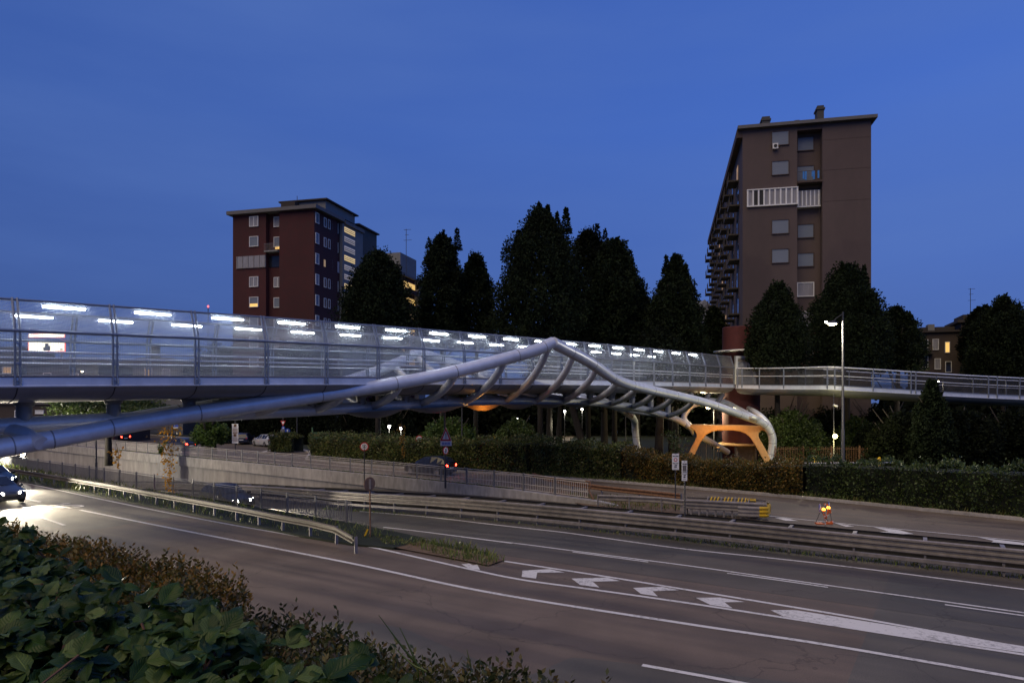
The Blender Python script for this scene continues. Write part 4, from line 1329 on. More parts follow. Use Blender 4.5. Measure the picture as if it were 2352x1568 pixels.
w_ = MB()
l1, l2 = bl_(1889, 500)[0], bl_(1831, 500)[0]
FB.slab(w_, 0, l1, GZ, ZR, -60, 0)
FB.slab(w_, l1, l2, GZ, ZR, -59, -1.3)
FB.slab(w_, l2, WB, GZ, ZR, -60, 0)
w_.build('wall', M['brown'], brown)
q = MB(); FB.slab(q, l1, l2, ZR - .6, ZR, -1.3, -.02); q.build('lintel', M['brown_dark'], brown)
ev = MB(); FB.slab(ev, -.55, WB + .6, ZR, ZR + .38, -60.6, .6); ev.build('roof_slab', M['eave'], brown)
ev = MB(); FB.slab(ev, -.45, -.01, ZR - 2.0, ZR - 1.2, -5, -3.8); ev.build('gutter_box', M['brown_dark'], brown)
for (xa, xb, yt, yb) in ((1757, 1776, 264, 292), (1888, 1904, 238, 282), (1834, 1846, 273, 283)):
    la, zt = bl_(xb, yt); lb, zb_ = bl_(xa, yb)
    m = MB(); FB.slab(m, la, lb, ZR + .38, zt + .9, -4, -2.6); FB.slab(m, la - .12, lb + .12, zt + .4, zt + .62, -4.1, -2.5)
    m.build('chimney', M['grey_wall'], brown)
for k, y in enumerate((318, 386, 449.6, 521, 588, 657, 724.5, 794, 862)):
    la, z = bl_(1792, y); lb, z2 = bl_(1855, y + 4)
    if k != 2:
        if k < 5:
            FB.window(brown, la, z, 2.0, 1.75, 'shutter', fr='brown_dark', t=.07)
        elif k in (6,):
            pass
        if k != 1: FB.window(brown, lb, z2, 1.95, 1.75, 'shutter' if k not in (5, 6) else 'curtain', d=-1.3, fr='brown_dark' if k not in (5, 6) else 'white', t=.1)
        else: FB.window(brown, lb, z2 - .2, 2.0, 2.2, 'shutter', d=-1.3, fr='brown_dark', t=.07)
la, z = bl_(1780, 338)
acu = MB(); FB.slab(acu, la - .3, la + .3, z - .32, z + .32, .12, .45); ao = acu.build('air_conditioner', M['white'], brown)
MB().disc(FB.p(la, z, .47), .2, bF, UP, .02, 16).build('fan_grille', M['black'], ao)
# white glazed bay on the third floor from the top
lA, zA = bl_(1831, 449); lB, _ = bl_(1717, 449)
m = MB(); FB.slab(m, lA, lB, zA - .95, zA + .9, .0, .1); go = m.build('glazed_bay', M['curtain'], brown)
m = MB()
n_ = 9
for j in range(n_ + 1):
    l = lA + (lB - lA) * j / n_
    FB.slab(m, l - .09, l + .09, zA - .95, zA + .9, .1, .2)
FB.slab(m, lA - .09, lB + .09, zA + .9, zA + 1.02, -.0, .24); FB.slab(m, lA - .09, lB + .09, zA - 1.1, zA - .95, -.0, .26)
m.build('frame', M['white'], go)
m = MB(); FB.slab(m, lA + (lB - lA) * .68, lA + (lB - lA) * .87, zA - .9, zA + .85, .1, .12); m.build('open_pane', M['black'], go)
m = MB(); FB.slab(m, l1 + .1, l2 - .02, zA - 1.2, zA + .7, -1.25, -.55); go = m.build('glazed_bay', M['curtain'], brown)
m = MB()
for j in range(6):
    l = l1 + .3 + (l2 - l1 - .5) * j / 5
    FB.slab(m, l - .07, l + .07, zA - 1.15, zA + .65, -.55, -.46)
FB.slab(m, l1 + .1, l2 - .02, zA - 1.32, zA - 1.2, -1.2, -.42); m.build('frame', M['white'], go)
zb_ = bl_(1855, 420)[1]
m = MB(); FB.slab(m, l1 + .02, l2 - .02, zb_, zb_ + .22, -1.28, .25); m.build('balcony', M['brown_dark'], brown)
FB.rail(brown, l1 + .05, l2 - .05, zb_ + .22, 1.15, .2, 'balcony')
m = MB()
for j, (o, h) in enumerate(((.5, .9), (1.0, 1.0), (1.15, .7), (1.9, 1.0), (2.15, .9))):
    FB.slab(m, l1 + o - .1, l1 + o + .1, zb_ + 1.3 - h, zb_ + 1.3, .26, .30)
m.build('washing', M['blue_cloth'], brown)
for y in (378, 448, 520): # faint string course joints on the blank part
    z = bl_(1950, y - 60)[1]
    m = MB(); FB.slab(m, .05, l1 - .05, z, z + .05, 0, .012); m.build('joint', M['brown_dark'], brown)
# long side facade with balconies
FS = Fac(FB.p(WB, GZ), bS, V(-.975, .22, 0))
for k in range(10):
    z = ZR - 4.6 - k * 3.45
    if z < 2: break
    for j in range(9):
        l = 3.5 + j * 6.4 + (0 if k % 2 else 1.2)
        m = MB(); FS.slab(m, l, l + 3.2, z - .18, z, 0, 1.25)
        bo = m.build('balcony', M['balcony'], brown)
        m = MB(); FS.slab(m, l, l + 3.2, z + 1.0, z + 1.05, 1.18, 1.25)
        for t in range(0, 12): FS.slab(m, l + t * .28, l + t * .28 + .03, z, z + 1.0, 1.2, 1.23)
        for t in range(0, 4): FS.slab(m, l, l + .03, z, z + 1.02, .1 + t * .3, .13 + t * .3)
        m.build('balustrade', M['balcony'], bo)
        m = MB(); FS.slab(m, l + .7, l + 2.2, z + .1, z + 2.1, .0, .04)
        m.build('door_pane', M['warm_dim' if (k * 7 + j * 3) % 11 == 0 else 'dark_glass'], bo)
m = MB(); FS.slab(m, 0, 60, ZR - .9, ZR - .02, .01, .7); m.build('side_eaves', M['brown_dark'], brown)
MB().lathe(FS.p(59, ZR - 20.5, .5), [(.05, 0), (.45, .3), (.45, .8), (.05, 1.1)], 10).build('drain_head', M['brown_dark'], brown)

# --- pale house behind, between the last tree and the brown block
pc = at(1600, 912, 175); pc.z = GZ
pale = thing('house', 'pale distant house with stepped pitched roof seen beside the brown tower', 'house', pc)
FPp = Fac(pc, V(1, 0, 0), V(0, -1, 0))
m = MB(); FPp.slab(m, -3, 5, GZ, 27, -10, 0); m.build('wall', M['pale_wall'], pale)
m = MB(); m.prism([FPp.p(-3.4, 27, .3), FPp.p(5.3, 27, .3), FPp.p(5.3, 28, .3), FPp.p(2.0, 31, .3), FPp.p(1.2, 30, .3), FPp.p(-3.4, 32.4, .3)], V(0, 10, 0)); m.build('roof', M['pale_wall'], pale)
for z in (25, 19): FPp.window(pale, 1.4, z, 1.4, 2.2, 'curtain')
for z in (24, 18): FPp.window(pale, -1.4, z, 1.2, 2.0, 'dark_glass')

# --- terrace with chimneys far right
hc = at(2105, 912, 120); hc.z = GZ
ter = thing('apartment_building', 'low dark house row with chimneys and one lit window, far right', 'building', hc)
FT = Fac(hc, V(.93, -.37, 0), V(-.37, -.93, 0))
def tz(y): return EYE - 118 * (y - 912) / F
m = MB(); FT.slab(m, 0, 9, GZ, tz(762), -9, 0); FT.slab(m, 6.6, 24, GZ, tz(742), -9, .4); m.build('wall', M['tan_wall'], ter)
m = MB(); FT.slab(m, -.4, 6.8, tz(762), tz(758), -9.5, .5); FT.slab(m, 6.0, 24.3, tz(742), tz(736), -9.5, .9); m.build('eaves', M['roof'], ter)
m = MB(); FT.slab(m, .6, 6, tz(758), tz(748), -8, -1.2); FT.slab(m, 7.2, 20, tz(736), tz(722), -8, -1.0); m.build('roof', M['roof'], ter)
m = MB(); FT.slab(m, 1.9, 2.9, tz(760), tz(742), -3, -.8); m.build('chimney', M['pale_wall'], ter)
m = MB(); FT.slab(m, 7.7, 8.9, tz(745), tz(722), -3, -.3); m.build('chimney', M['pale_wall'], ter)
for j, (l, z, pane) in enumerate(((1.3, tz(790), 'dark_glass'), (2.9, tz(790), 'curtain'), (4.65, tz(797), 'warm_window'), (1.3, tz(830), 'dark_glass'), (3.2, tz(835), 'curtain'), (4.8, tz(842), 'dark_glass'), (7.8, tz(790), 'curtain'), (9.8, tz(790), 'dark_glass'), (12, tz(790), 'dark_glass'))):
    FT.window(ter, l, z, .75 if pane == 'warm_window' else .95, 1.9, pane, d=0 if l < 6 else .4)
m = MB(); FT.slab(m, .2, 2.4, tz(812), tz(808), 0, 1.1); bo = m.build('balcony', M['roof'], ter)
FT.rail(ter, .2, 2.4, tz(808), 1.0, 1.05)
an = at(2229, 912, 118)
aer = thing('aerial', 'thin television aerial mast standing above the far right roofs', 'aerial', V(an.x, an.y, tz(735)))
m = MB().tube([V(an.x, an.y, tz(735)), V(an.x, an.y, tz(662))], .05, 5)
m.build('mast', M['pole_dark'], aer)
m = MB()
for y, w in ((664, .8), (676, .5), (690, .9)): MB().tube([V(an.x - w * .5, an.y, tz(y)), V(an.x + w, an.y, tz(y - 1))], .03, 4).build('antenna', M['pole_dark'], aer)
an = at(933, 912, 140)
aer = thing('aerial', 'thin television aerial mast behind the dark red block', 'aerial', V(an.x, an.y, 30))
def tz2(y): return EYE - 140 * (y - 912) / F
MB().tube([V(an.x, an.y, 30), V(an.x, an.y, tz2(526))], .06, 5).build('mast', M['pole_dark'], aer)
m = MB()
for y, w in ((528, 1.0), (540, .5), (552, 1.1)): MB().tube([V(an.x - w * .5, an.y, tz2(y)), V(an.x + w, an.y, tz2(y - 1))], .04, 4).build('antenna', M['pole_dark'], aer)
an = at(478, 912, 160)
bm_ = thing('beacon_mast', 'thin mast with a small red warning light above the footbridge', 'mast', V(an.x, an.y, GZ))
MB().tube([V(an.x, an.y, GZ), V(an.x, an.y, EYE - 160 * (706 - 912) / F)], .09, 6).build('mast', M['pole_dark'], bm_)
MB().lathe(V(an.x, an.y, EYE - 160 * (706 - 912) / F), [(.1, 0), (.2, .1), (.2, .35), (.06, .5)], 8).build('red_light', M['beacon'], bm_)


# --- low buildings behind the left end of the footbridge
def lowhouse(label, x0, x1, yt, Y, wallm, ridge=None, dep=9, flat=False, chim=None, wins=()):
    a, b = at(x0, 912, Y), at(x1, 912, Y); a.z = b.z = GZ
    h = thing('house', label, 'house', a)
    zt = EYE - Y * (yt - 912) / F
    W = (b - a).length
    fc = Fac(a, V(1, 0, 0), V(0, -1, 0))
    m = MB(); fc.slab(m, 0, W, GZ, zt, -dep, 0); m.build('wall', M[wallm], h)
    if flat:
        m = MB(); fc.slab(m, -.3, W + .3, zt, zt + .3, -dep - .3, .3); m.build('roof', M['eave'], h)
    else:
        zr = EYE - Y * (ridge - 912) / F
        m = MB(); m.add([fc.p(-.5, zt, .5), fc.p(W + .5, zt, .5), fc.p(W + .5, zt, -dep - .5), fc.p(-.5, zt, -dep - .5), fc.p(W * .3, zr, -dep / 2), fc.p(W * .7, zr, -dep / 2)], [(0, 1, 5, 4), (1, 2, 5), (2, 3, 4, 5), (3, 0, 4), (3, 2, 1, 0)]); m.build('roof', M['roof'], h)
    if chim:
        l, yt2, ww = chim
        m = MB(); fc.slab(m, l, l + ww, zt, EYE - Y * (yt2 - 912) / F, -dep * .6, -dep * .6 + ww); m.build('chimney', M['grey_wall'], h)
    for l, y, ww, hh, pane in wins:
        fc.window(h, l, EYE - Y * (y - 912) / F, ww, hh, pane)
    return h


lowhouse('grey house with a low hipped roof under the lit billboard', 62, 226, 838, 100, 'grey_wall', ridge=816, wins=((3, 868, 1.2, 1.5, 'dark_glass'), (7, 868, 1.2, 1.5, 'curtain')))
lowhouse('long pale house with a square chimney seen through the bridge mesh', 232, 420, 838, 115, 'pale_wall', ridge=818, chim=(6.0, 786, 1.2), wins=((2, 858, 1.3, 1.6, 'dark_glass'), (8, 855, 1.3, 1.6, 'warm_dim'), (11, 858, 1.3, 1.6, 'curtain')))
lowhouse('dark flat-roofed building at the left edge beyond the footbridge', -140, 48, 800, 120, 'grey_wall', flat=True, wins=((9, 830, 1.2, 1.6, 'dark_glass'), (12, 850, 1.6, 1.2, 'warm_dim')))
lowhouse('low tan building with flat roof seen under the footbridge deck', -60, 260, 928, 88, 'tan_wall', flat=True, wins=((6, 950, 1.4, .9, 'dark_glass'), (8.5, 946, 1.1, .5, 'white'), (12, 950, 1.4, .9, 'dark_glass')))
lowhouse('pale building under the red block seen below the footbridge tube', 690, 760, 940, 92, 'grey_wall', flat=True, wins=((1.4, 965, 1.2, 1.3, 'dark_glass'),))
# billboard
bb = at(107, 912, 96); bb.z = EYE - 96 * (835 - 912) / F
bo = thing('billboard', 'brightly lit yellow-white billboard with red rim seen through the bridge mesh', 'billboard', bb)
FBb = Fac(bb, V(1, 0, 0), V(0, -1, 0))
def bz(y): return EYE - 96 * (y - 912) / F
m = MB(); FBb.slab(m, -2.62, 2.62, bz(807.5), bz(781), -.1, 0); m.build('red_rim', M['billboard_red'], bo)
m = MB(); FBb.slab(m, -2.5, 2.5, bz(806), bz(782.5), .003, .03); m.build('panel', M['billboard_glow'], bo)
m = MB(); FBb.slab(m, -2.55, 2.55, bz(775), bz(766), -.1, 0); m.build('red_rim', M['billboard_red'], bo)
m = MB(); FBb.slab(m, -2.5, 2.5, bz(774.3), bz(766.6), .003, .03); m.build('header_panel', M['billboard_glow'], bo)
m = MB()
for l, y, w, h in ((.05, 797, .5, 1.0), (.35, 800, .35, .7), (-.3, 801, .3, .5)): FBb.slab(m, l - w / 2, l + w / 2, bz(y) - h / 2, bz(y) + h / 2, .031, .04)
m.build('picture', M['shutter'], bo)
m = MB(); FBb.slab(m, 1.9, 2.3, bz(804), bz(801), .031, .04); m.build('emblem', M['green_paint'], bo)
for l in (-2, 2):
    m = MB(); FBb.slab(m, l - .1, l + .1, bz(835), bz(808), -.3, -.1); m.build('post', M['galv_dark'], bo)


# ------------------------------------------------------------------ trees
def crown_points(n, hw, z0, z1, rng, pointed=.5, lumps=26):
    """leaf positions: an uneven tapering body of foliage plus clumps breaking its outline"""
    H = z1 - z0

    def prof(h):
        lo = .94 + .06 * np.clip(h / .28, 0, 1)
        u = np.clip((h - .28) / .73, 0, 1)
        hi = np.clip(1 - u ** (2.0 - pointed * .5), 0, 1) ** (.72 + .35 * pointed)
        return np.where(h < .28, lo, np.maximum(hi, .04))
    n1 = int(n * .62)
    h = rng.beta(1.15, 1.15, n1)
    a = rng.uniform(0, 2 * np.pi, n1)
    ph = rng.uniform(0, 6.28, 6)
    wob = 1 + .10 * np.sin(a * 3 + ph[0] + h * 5) + .10 * np.sin(a * 5 + ph[1] - h * 11) + .07 * np.sin(h * 23 + ph[2] + a * 2)
    r = hw * prof(h) * wob * np.sqrt(rng.uniform(.15, 1, n1))
    p1 = np.stack([r * np.cos(a), r * np.sin(a), z0 + H * h * .97], 1)
    d1 = unit(np.stack([np.cos(a), np.sin(a), np.full(n1, .5)], 1) + rng.normal(0, .5, (n1, 3)))
    n2 = n - n1
    c = []
    for _ in range(lumps * 2):
        hh = rng.uniform(.04, .97); pf = float(prof(np.array(hh)))
        aa = rng.uniform(0, 2 * np.pi); rr = hw * pf * rng.uniform(.75, 1.02)
        c.append((rr * np.cos(aa), rr * np.sin(aa), z0 + H * hh, hw * rng.uniform(.10, .22) * (.6 + .4 * pf)))
    c = np.array(c)
    wts = c[:, 3] ** 2; wts /= wts.sum()
    k = rng.choice(len(c), n2, p=wts)
    d = unit(rng.normal(size=(n2, 3)))
    rr = c[k, 3] * rng.uniform(.1, 1.0, n2) ** .5
    p2 = c[k, :3] + d * rr[:, None] * np.array([1, 1, 1.7])
    order_in = np.concatenate([r / (hw * prof(h) * wob) < .74, np.zeros(n2, bool)])
    crown_points.inner = order_in
    return np.concatenate([p1, p2]), np.concatenate([d1, d])


def tree(label, x, yt, yb, hw, Y, n=6000, size=.34, mt='leaf_night', pointed=.5, lumps=40, trunk=True, base=GZ, name='tree', group=None, spikes=(), trunk_r=.28, zbase=None):
    hw = 1.15 * hw * Y / F; n = int(n * 2.6); size *= .82
    c = at(x, 912, Y)
    z0, z1 = EYE - Y * (yb - 912) / F, EYE - Y * (yt - 912) / F
    r = thing(name, label, 'tree', V(c.x, c.y, base), group)
    rng = np.random.default_rng(abs(hash(label)) % 9999 if False else int(x * 7 + Y))
    p, d = crown_points(n, hw, z0, z1 - .8, rng, pointed, lumps)
    ps, ds = [p], [d]; inner = crown_points.inner
    for sx, sy, sw in spikes:          # upright tufts breaking the outline
        m = int(n * .02)
        h = rng.uniform(0, 1, m) ** 1.7
        zz = (EYE - Y * (sy - 912) / F)
        ww = sw * 1.15 * Y / F
        a = rng.uniform(0, 2 * np.pi, m)
        rad = ww * (1.0 - h) ** .9 * np.sqrt(rng.uniform(.0, 1, m))
        q = np.stack([(sx - x) * Y / F + rad * np.cos(a), rad * np.sin(a), zz - (1 - h) * ww * 4.2 - size * 1.5 - .5], 1)
        ps.append(q); ds.append(np.stack([np.cos(a), np.sin(a), np.ones(m) * .8], 1))
    p = np.concatenate(ps); d = np.concatenate(ds)
    p = p + np.array([c.x, c.y, 0])
    szs = np.full(len(p), size); szs[:len(inner)][inner] *= 2.1
    v, f = leaves(p, szs, rng, out=d * .7, droop=.1, aspect=.66)
    npmesh('crown', v, f, M[mt], r)
    zt = z0 + (z1 - z0) * .75
    m = MB(); sway = RND.uniform(-.4, .4)
    m.tube([V(c.x, c.y, base - .2), V(c.x + sway * .2, c.y, base + (zt - base) * .3), V(c.x + sway, c.y, base + (zt - base) * .7), V(c.x + sway * .5, c.y, zt)], [trunk_r * 1.25, trunk_r, trunk_r * .6, .05], 9)
    for k in range(7):
        h = base + (zt - base) * RND.uniform(.35, .8); an_ = RND.uniform(0, 6.28); L_ = hw * RND.uniform(.5, .85)
        m.tube([V(c.x + sway * .5, c.y, h), V(c.x + math.cos(an_) * L_ * .5, c.y + math.sin(an_) * L_ * .5, h + L_ * .5), V(c.x + math.cos(an_) * L_, c.y + math.sin(an_) * L_, h + L_ * 1.25)], [trunk_r * .4, trunk_r * .25, .03], 6)
    m.build('trunk', M['bark'], r, smooth=True)
    return r


tree('rounded dark tree in front of the pale stair tower', 868, 560, 800, 78, 78, 8000, .36, spikes=((880, 560, 16), (850, 575, 14), (915, 600, 14)), pointed=.1)
tree('tall dark tree with two pointed tips, right of the dark red block', 1015, 520, 800, 55, 84, 8000, .36, spikes=((1018, 512, 10), (1050, 508, 10), (985, 530, 12), (1035, 530, 12)), pointed=.3)
tree('lower dark tree leaning against the two-tipped tree', 1092, 566, 800, 45, 86, 5500, .36, spikes=((1085, 566, 10), (1110, 590, 10)), pointed=.1)
tree('tallest and broadest dark tree, with a ragged top, behind the bridge peak', 1242, 458, 830, 97, 74, 14000, .34, spikes=((1238, 448, 9), (1258, 452, 9), (1300, 458, 12), (1215, 480, 12), (1190, 510, 12), (1280, 470, 12)), pointed=.25, lumps=60)
tree('dark tree merging with the right side of the tallest tree', 1352, 510, 830, 72, 82, 8500, .36, spikes=((1372, 498, 13), (1390, 510, 11)), pointed=.0, mt='leaf_deep')
tree('rounded dark tree right of the tallest one, sloping crown', 1412, 530, 830, 66, 76, 8500, .36, spikes=((1420, 526, 12), (1448, 556, 12)), pointed=.1)
tree('slender conical dark tree halfway to the brown tower', 1552, 568, 830, 60, 72, 8500, .33, spikes=((1550, 563, 8), (1530, 570, 8), (1575, 590, 8)), pointed=.8)
tree('low dark tree filling the gap between the broad and conical trees', 1466, 650, 850, 52, 84, 5000, .38, pointed=.2)
tree('pointed dark tree in front of the middle of the brown tower', 1786, 630, 850, 58, 68, 7500, .32, spikes=((1798, 626, 9), (1770, 640, 9)), pointed=.5)
tree('large dark tree directly behind the lit street lamp head', 1946, 588, 850, 76, 70, 10000, .32, spikes=((1935, 582, 12), (1985, 590, 10), (1960, 590, 10)), pointed=.3, lumps=55)
tree('smaller dark tree at the right shoulder of the brown tower', 2058, 690, 850, 52, 74, 5500, .34, pointed=.2)
tree('dark pointed tree at the far right edge above the ramp', 2306, 668, 880, 72, 84, 8500, .36, spikes=((2310, 658, 10), (2300, 675, 12)), pointed=.5)
tree('dim round tree behind the far right roofs', 2258, 692, 830, 40, 112, 3500, .5, pointed=.0, mt='leaf_deep')
tree('dark tree cut by the right picture edge beside the pointed one', 2385, 720, 900, 60, 82, 5000, .38, pointed=.2)
tree('small dark tree between pale house and brown tower foot', 1640, 690, 850, 32, 92, 3000, .36, pointed=.2)
tree('thin dark sapling standing in front of the ramp railing', 2140, 852, 1070, 40, 54, 4200, .26, pointed=.6, spikes=((2135, 846, 8),))
for lab, x, yt, yb, hw, Y in (('broad black tree under the ramp, right of the tall lamp post', 2080, 930, 1075, 70, 58), ('dark tree mass under the ramp towards the right edge', 2200, 925, 1075, 78, 56),
                              ('rightmost dark tree below the ramp', 2330, 925, 1078, 72, 57), ('dark leafy tree under the right end of the ramp, farther back', 2270, 940, 1075, 65, 66),
                              ('dim bush-like tree behind the tall lamp post', 2010, 960, 1070, 42, 64)):
    tree(lab, x, yt, yb, hw, Y, 5500, .3, mt='leaf_deep', pointed=-.2)
tree('bright green tree lit from the right under the ramp, by the fence', 1822, 925, 1062, 62, 66, 7500, .25, mt='leaf_mid', pointed=.0)
tree('pale lamp-lit tree beside the yellow globe lamp', 1962, 940, 1050, 44, 70, 4200, .25, mt='leaf_mid', pointed=.0, lumps=26)
for lab, x, yt, yb, hw, Y in (('dark low tree filling the space behind the lift tower foot', 1790, 930, 1075, 80, 78), ('black low tree behind the pale lamp-lit tree', 1920, 925, 1075, 75, 78), ('dark low tree behind the tall lamp post and ramp', 2030, 925, 1075, 70, 76),
                              ('dark low tree under the red block, left of the clipped hedges', 720, 915, 1035, 60, 90), ('dark low tree behind the give-way sign', 640, 920, 1020, 60, 96), ('dark low tree behind the long hedge near the two park lanterns', 820, 925, 1060, 60, 84),
                              ('dark tree over the parked cars at left', 560, 925, 1010, 60, 100), ('dark low tree behind the first 50 sign', 900, 930, 1060, 50, 96)):
    tree(lab, x, yt, yb, hw, Y, 5000, .34, mt='leaf_deep', pointed=-.2)
# park trees under the bridge
tree('bright yellow-green tree lit behind the warning triangle sign', 1030, 945, 1050, 58, 62, 6500, .27, mt='leaf_park', pointed=.0, lumps=34)
tree('grey-green round tree in the park left of the footpath', 1188, 945, 1040, 42, 66, 5500, .24, mt='leaf_mid', pointed=.0)
tree('small leafy street tree with thick trunk beside the panel sign', 484, 950, 1015, 36, 70, 2200, .28, mt='leaf_park', pointed=.0, lumps=16, base=0, trunk_r=.55)
tree('leafy dark tree hanging behind the left end of the deck', 250, 905, 940, 100, 62, 3500, .3, mt='leaf_mid', pointed=-.3, lumps=30, base=0)
tree('big dark tree behind the bridge mesh at left, before the red block', 540, 790, 900, 95, 120, 6500, .5, mt='leaf_deep', pointed=-.2)
tree('dark tree behind the bridge mesh below the red block', 690, 780, 930, 75, 96, 5000, .42, mt='leaf_deep', pointed=-.2)
for lab, x, Y, lean in (('bare-stemmed park tree left of the footpath', 1262, 92, 0), ('second stout park trunk, pale bark, left of the footpath', 1283, 84, .3), ('leaning park tree trunk right of the footpath', 1345, 74, -1.4), ('dark upright park trunk farther right of the footpath', 1388, 80, 0), ('park tree trunk before the dark fence near the portal leg', 1512, 68, .2), ('slim trunk just left of the portal leg', 1545, 74, -.2)):
    c = at(x, 912, Y)
    r = thing('park_tree', lab, 'tree', V(c.x, c.y, GZ))
    MB().tube([V(c.x - lean * .1, c.y, GZ - .1), V(c.x + lean * .3, c.y, GZ + 2.5), V(c.x + lean, c.y, GZ + 6), V(c.x + lean * 1.2, c.y, 11)], [.55, .42, .36, .25], 10).build('trunk', M['bark'], r, smooth=True)
    rng = np.random.default_rng(int(x))
    p, d = crown_points(5200, 4.2, 5.0, 13, rng, .0, 26)
    v, f = leaves(p + np.array([c.x + lean, c.y, 0]), .36, rng, out=d * .6, droop=.2, aspect=.6)
    npmesh('crown', v, f, M['leaf_deep'], r)
# far dark wood closing the park, and behind the ramp
rng = np.random.default_rng(77)
for nm_, xa, xb, Y, zb, zt, cnt in (('park_woods', 700, 1640, 128, -1.2, 10.5, 26000), ('park_woods', 1740, 2700, 104, -1.2, 9, 14000), ('distant_woods', -500, 720, 150, -1.2, 12, 14000)):
    a, b = at(xa, 912, Y), at(xb, 912, Y)
    x = rng.uniform(a.x, b.x, cnt)
    top = zt * (.72 + .28 * np.sin(x * .31 + 1) * np.sin(x * .13))
    p = np.stack([x, Y + rng.normal(0, 3, cnt), zb + rng.uniform(0, 1, cnt) ** .8 * top], 1)
    v, f = leaves(p, 1.1, rng, aspect=.7)
    tag(npmesh(nm_, v, f, M['leaf_deep']), kind='stuff')
# winding park footpath and low lawn
pth = MB(); pth.ribbon(smooth_path([gp(1240, 1048, -1), gp(1262, 1030, -1), gp(1285, 1012, -1), gp(1300, 1000, -1), gp(1312, 988, -1), gp(1322, 980, -1)], 6), 3.2, .02)
tag(pth.build('footpath', M['gravel_path']), kind='structure')


# ------------------------------------------------------------------ hedges
def hedge(name, label, path, wid, hts, mt, n, size, rng, lump=.25, core=True, cat='hedge', sprigs=0, base=.05):
    """path: foot line of the front face; body goes away from the viewer"""
    r = thing(name, label, cat, path[0])
    L = [0]
    for a, b in zip(path, path[1:]): L.append(L[-1] + (b - a).length)
    L = np.array(L); PX = np.array([list(p) for p in path])
    HT = np.array(hts)

    def pos(d):
        return np.stack([np.interp(d, L, PX[:, k]) for k in range(3)], 1), np.interp(d, L, HT)
    d = rng.uniform(0, L[-1], n)
    p0, h = pos(d)
    nx = np.array([N.x, N.y, 0])
    hl = h * (1 + .07 * np.sin(d * 1.9) + .05 * np.sin(d * 4.3 + 1) + .04 * np.sin(d * 9.1)) + (rng.uniform(0, 1, n) > .965) * rng.uniform(0, .45, n)
    bulge = lump * (np.sin(d * 1.3) * np.cos(p0[:, 0] * .7) * .5 + .5 * np.sin(d * 3.1))
    face = rng.uniform(0, 1, n)
    w_f = .62
    fr = face < w_f
    z = np.where(fr, base + rng.uniform(0, 1, n) ** .85 * (hl - base), hl + rng.normal(0, .06, n))
    back = np.where(fr, rng.uniform(-.18, .12, n) + bulge * np.sin(z * 2.2 + d), rng.uniform(0, wid, n))
    p = p0 + nx * back[:, None]; p[:, 2] = p0[:, 2] + z
    out = np.where(fr[:, None], -nx * .9 + np.array([0, 0, .25]), np.array([0, 0, 1.0]))
    v, f = leaves(p, size, rng, out=out * .7, aspect=.6)
    npmesh('foliage', v, f, M[mt], r)
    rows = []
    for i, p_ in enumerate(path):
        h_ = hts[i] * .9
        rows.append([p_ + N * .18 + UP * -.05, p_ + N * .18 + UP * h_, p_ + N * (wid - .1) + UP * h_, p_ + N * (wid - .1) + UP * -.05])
    MB().sheet(rows).build('solid_core', M['core'], r)  # closed dark filler inside the leaves, stops the view through
    return r


hr = np.random.default_rng(21)
def hp(ss, dt=.15): return [rs(s, far_edge(s) + dt, .02) for s in ss]
c = at(618, 1044, 74); c.z = 0.1; d_ = at(672, 1044, 74); d_.z = .1
hedge('hedge', 'small square clipped hedge beside the parked silver car', [c, (c + d_) / 2, d_], 1.6, [1.75, 1.8, 1.75], 'leaf_hedge', 3600, .17, hr)
hedge('hedge', 'long glossy green hedge behind the nearer 50 sign', hp((-51, -46, -42, -38.2)), 2.4, [2.2, 2.3, 2.35, 2.3], 'leaf_hedge', 10000, .18, hr)
hedge('hedge', 'loose green hedge with reddish shoots beneath the warning triangle', hp((-38, -34, -30, -26.2)), 2.4, [2.2, 2.3, 2.5, 2.6], 'leaf_hedge', 10000, .18, hr)
hedge('hedge', 'glossy dark green hedge between triangle sign and orange-lit hedge', hp((-26, -23.5, -21, -18.6)), 2.4, [2.6, 2.5, 2.4, 2.4], 'leaf_hedge', 9000, .16, hr)
hedge('hedge', 'hedge below the portal leg with orange lamplight painted into its leaves', hp((-18.4, -16, -14, -12, -10, -8, -6.4)), 2.2, [2.15, 1.95, 1.75, 1.65, 1.7, 1.85, 2.0], 'leaf_orange_lit', 14000, .15, hr, lump=.45)
hedge('hedge', 'long dark ivy-covered hedge running off the right edge', hp((-6.2, -4, -2, 0, 2, 5, 8, 11, 14, 18, 23, 30)), 2.2, [2.1, 2.15, 2.2, 2.25, 2.3, 2.4, 2.45, 2.45, 2.5, 2.5, 2.5, 2.5], 'leaf_ivy', 26000, .16, hr, lump=.4)
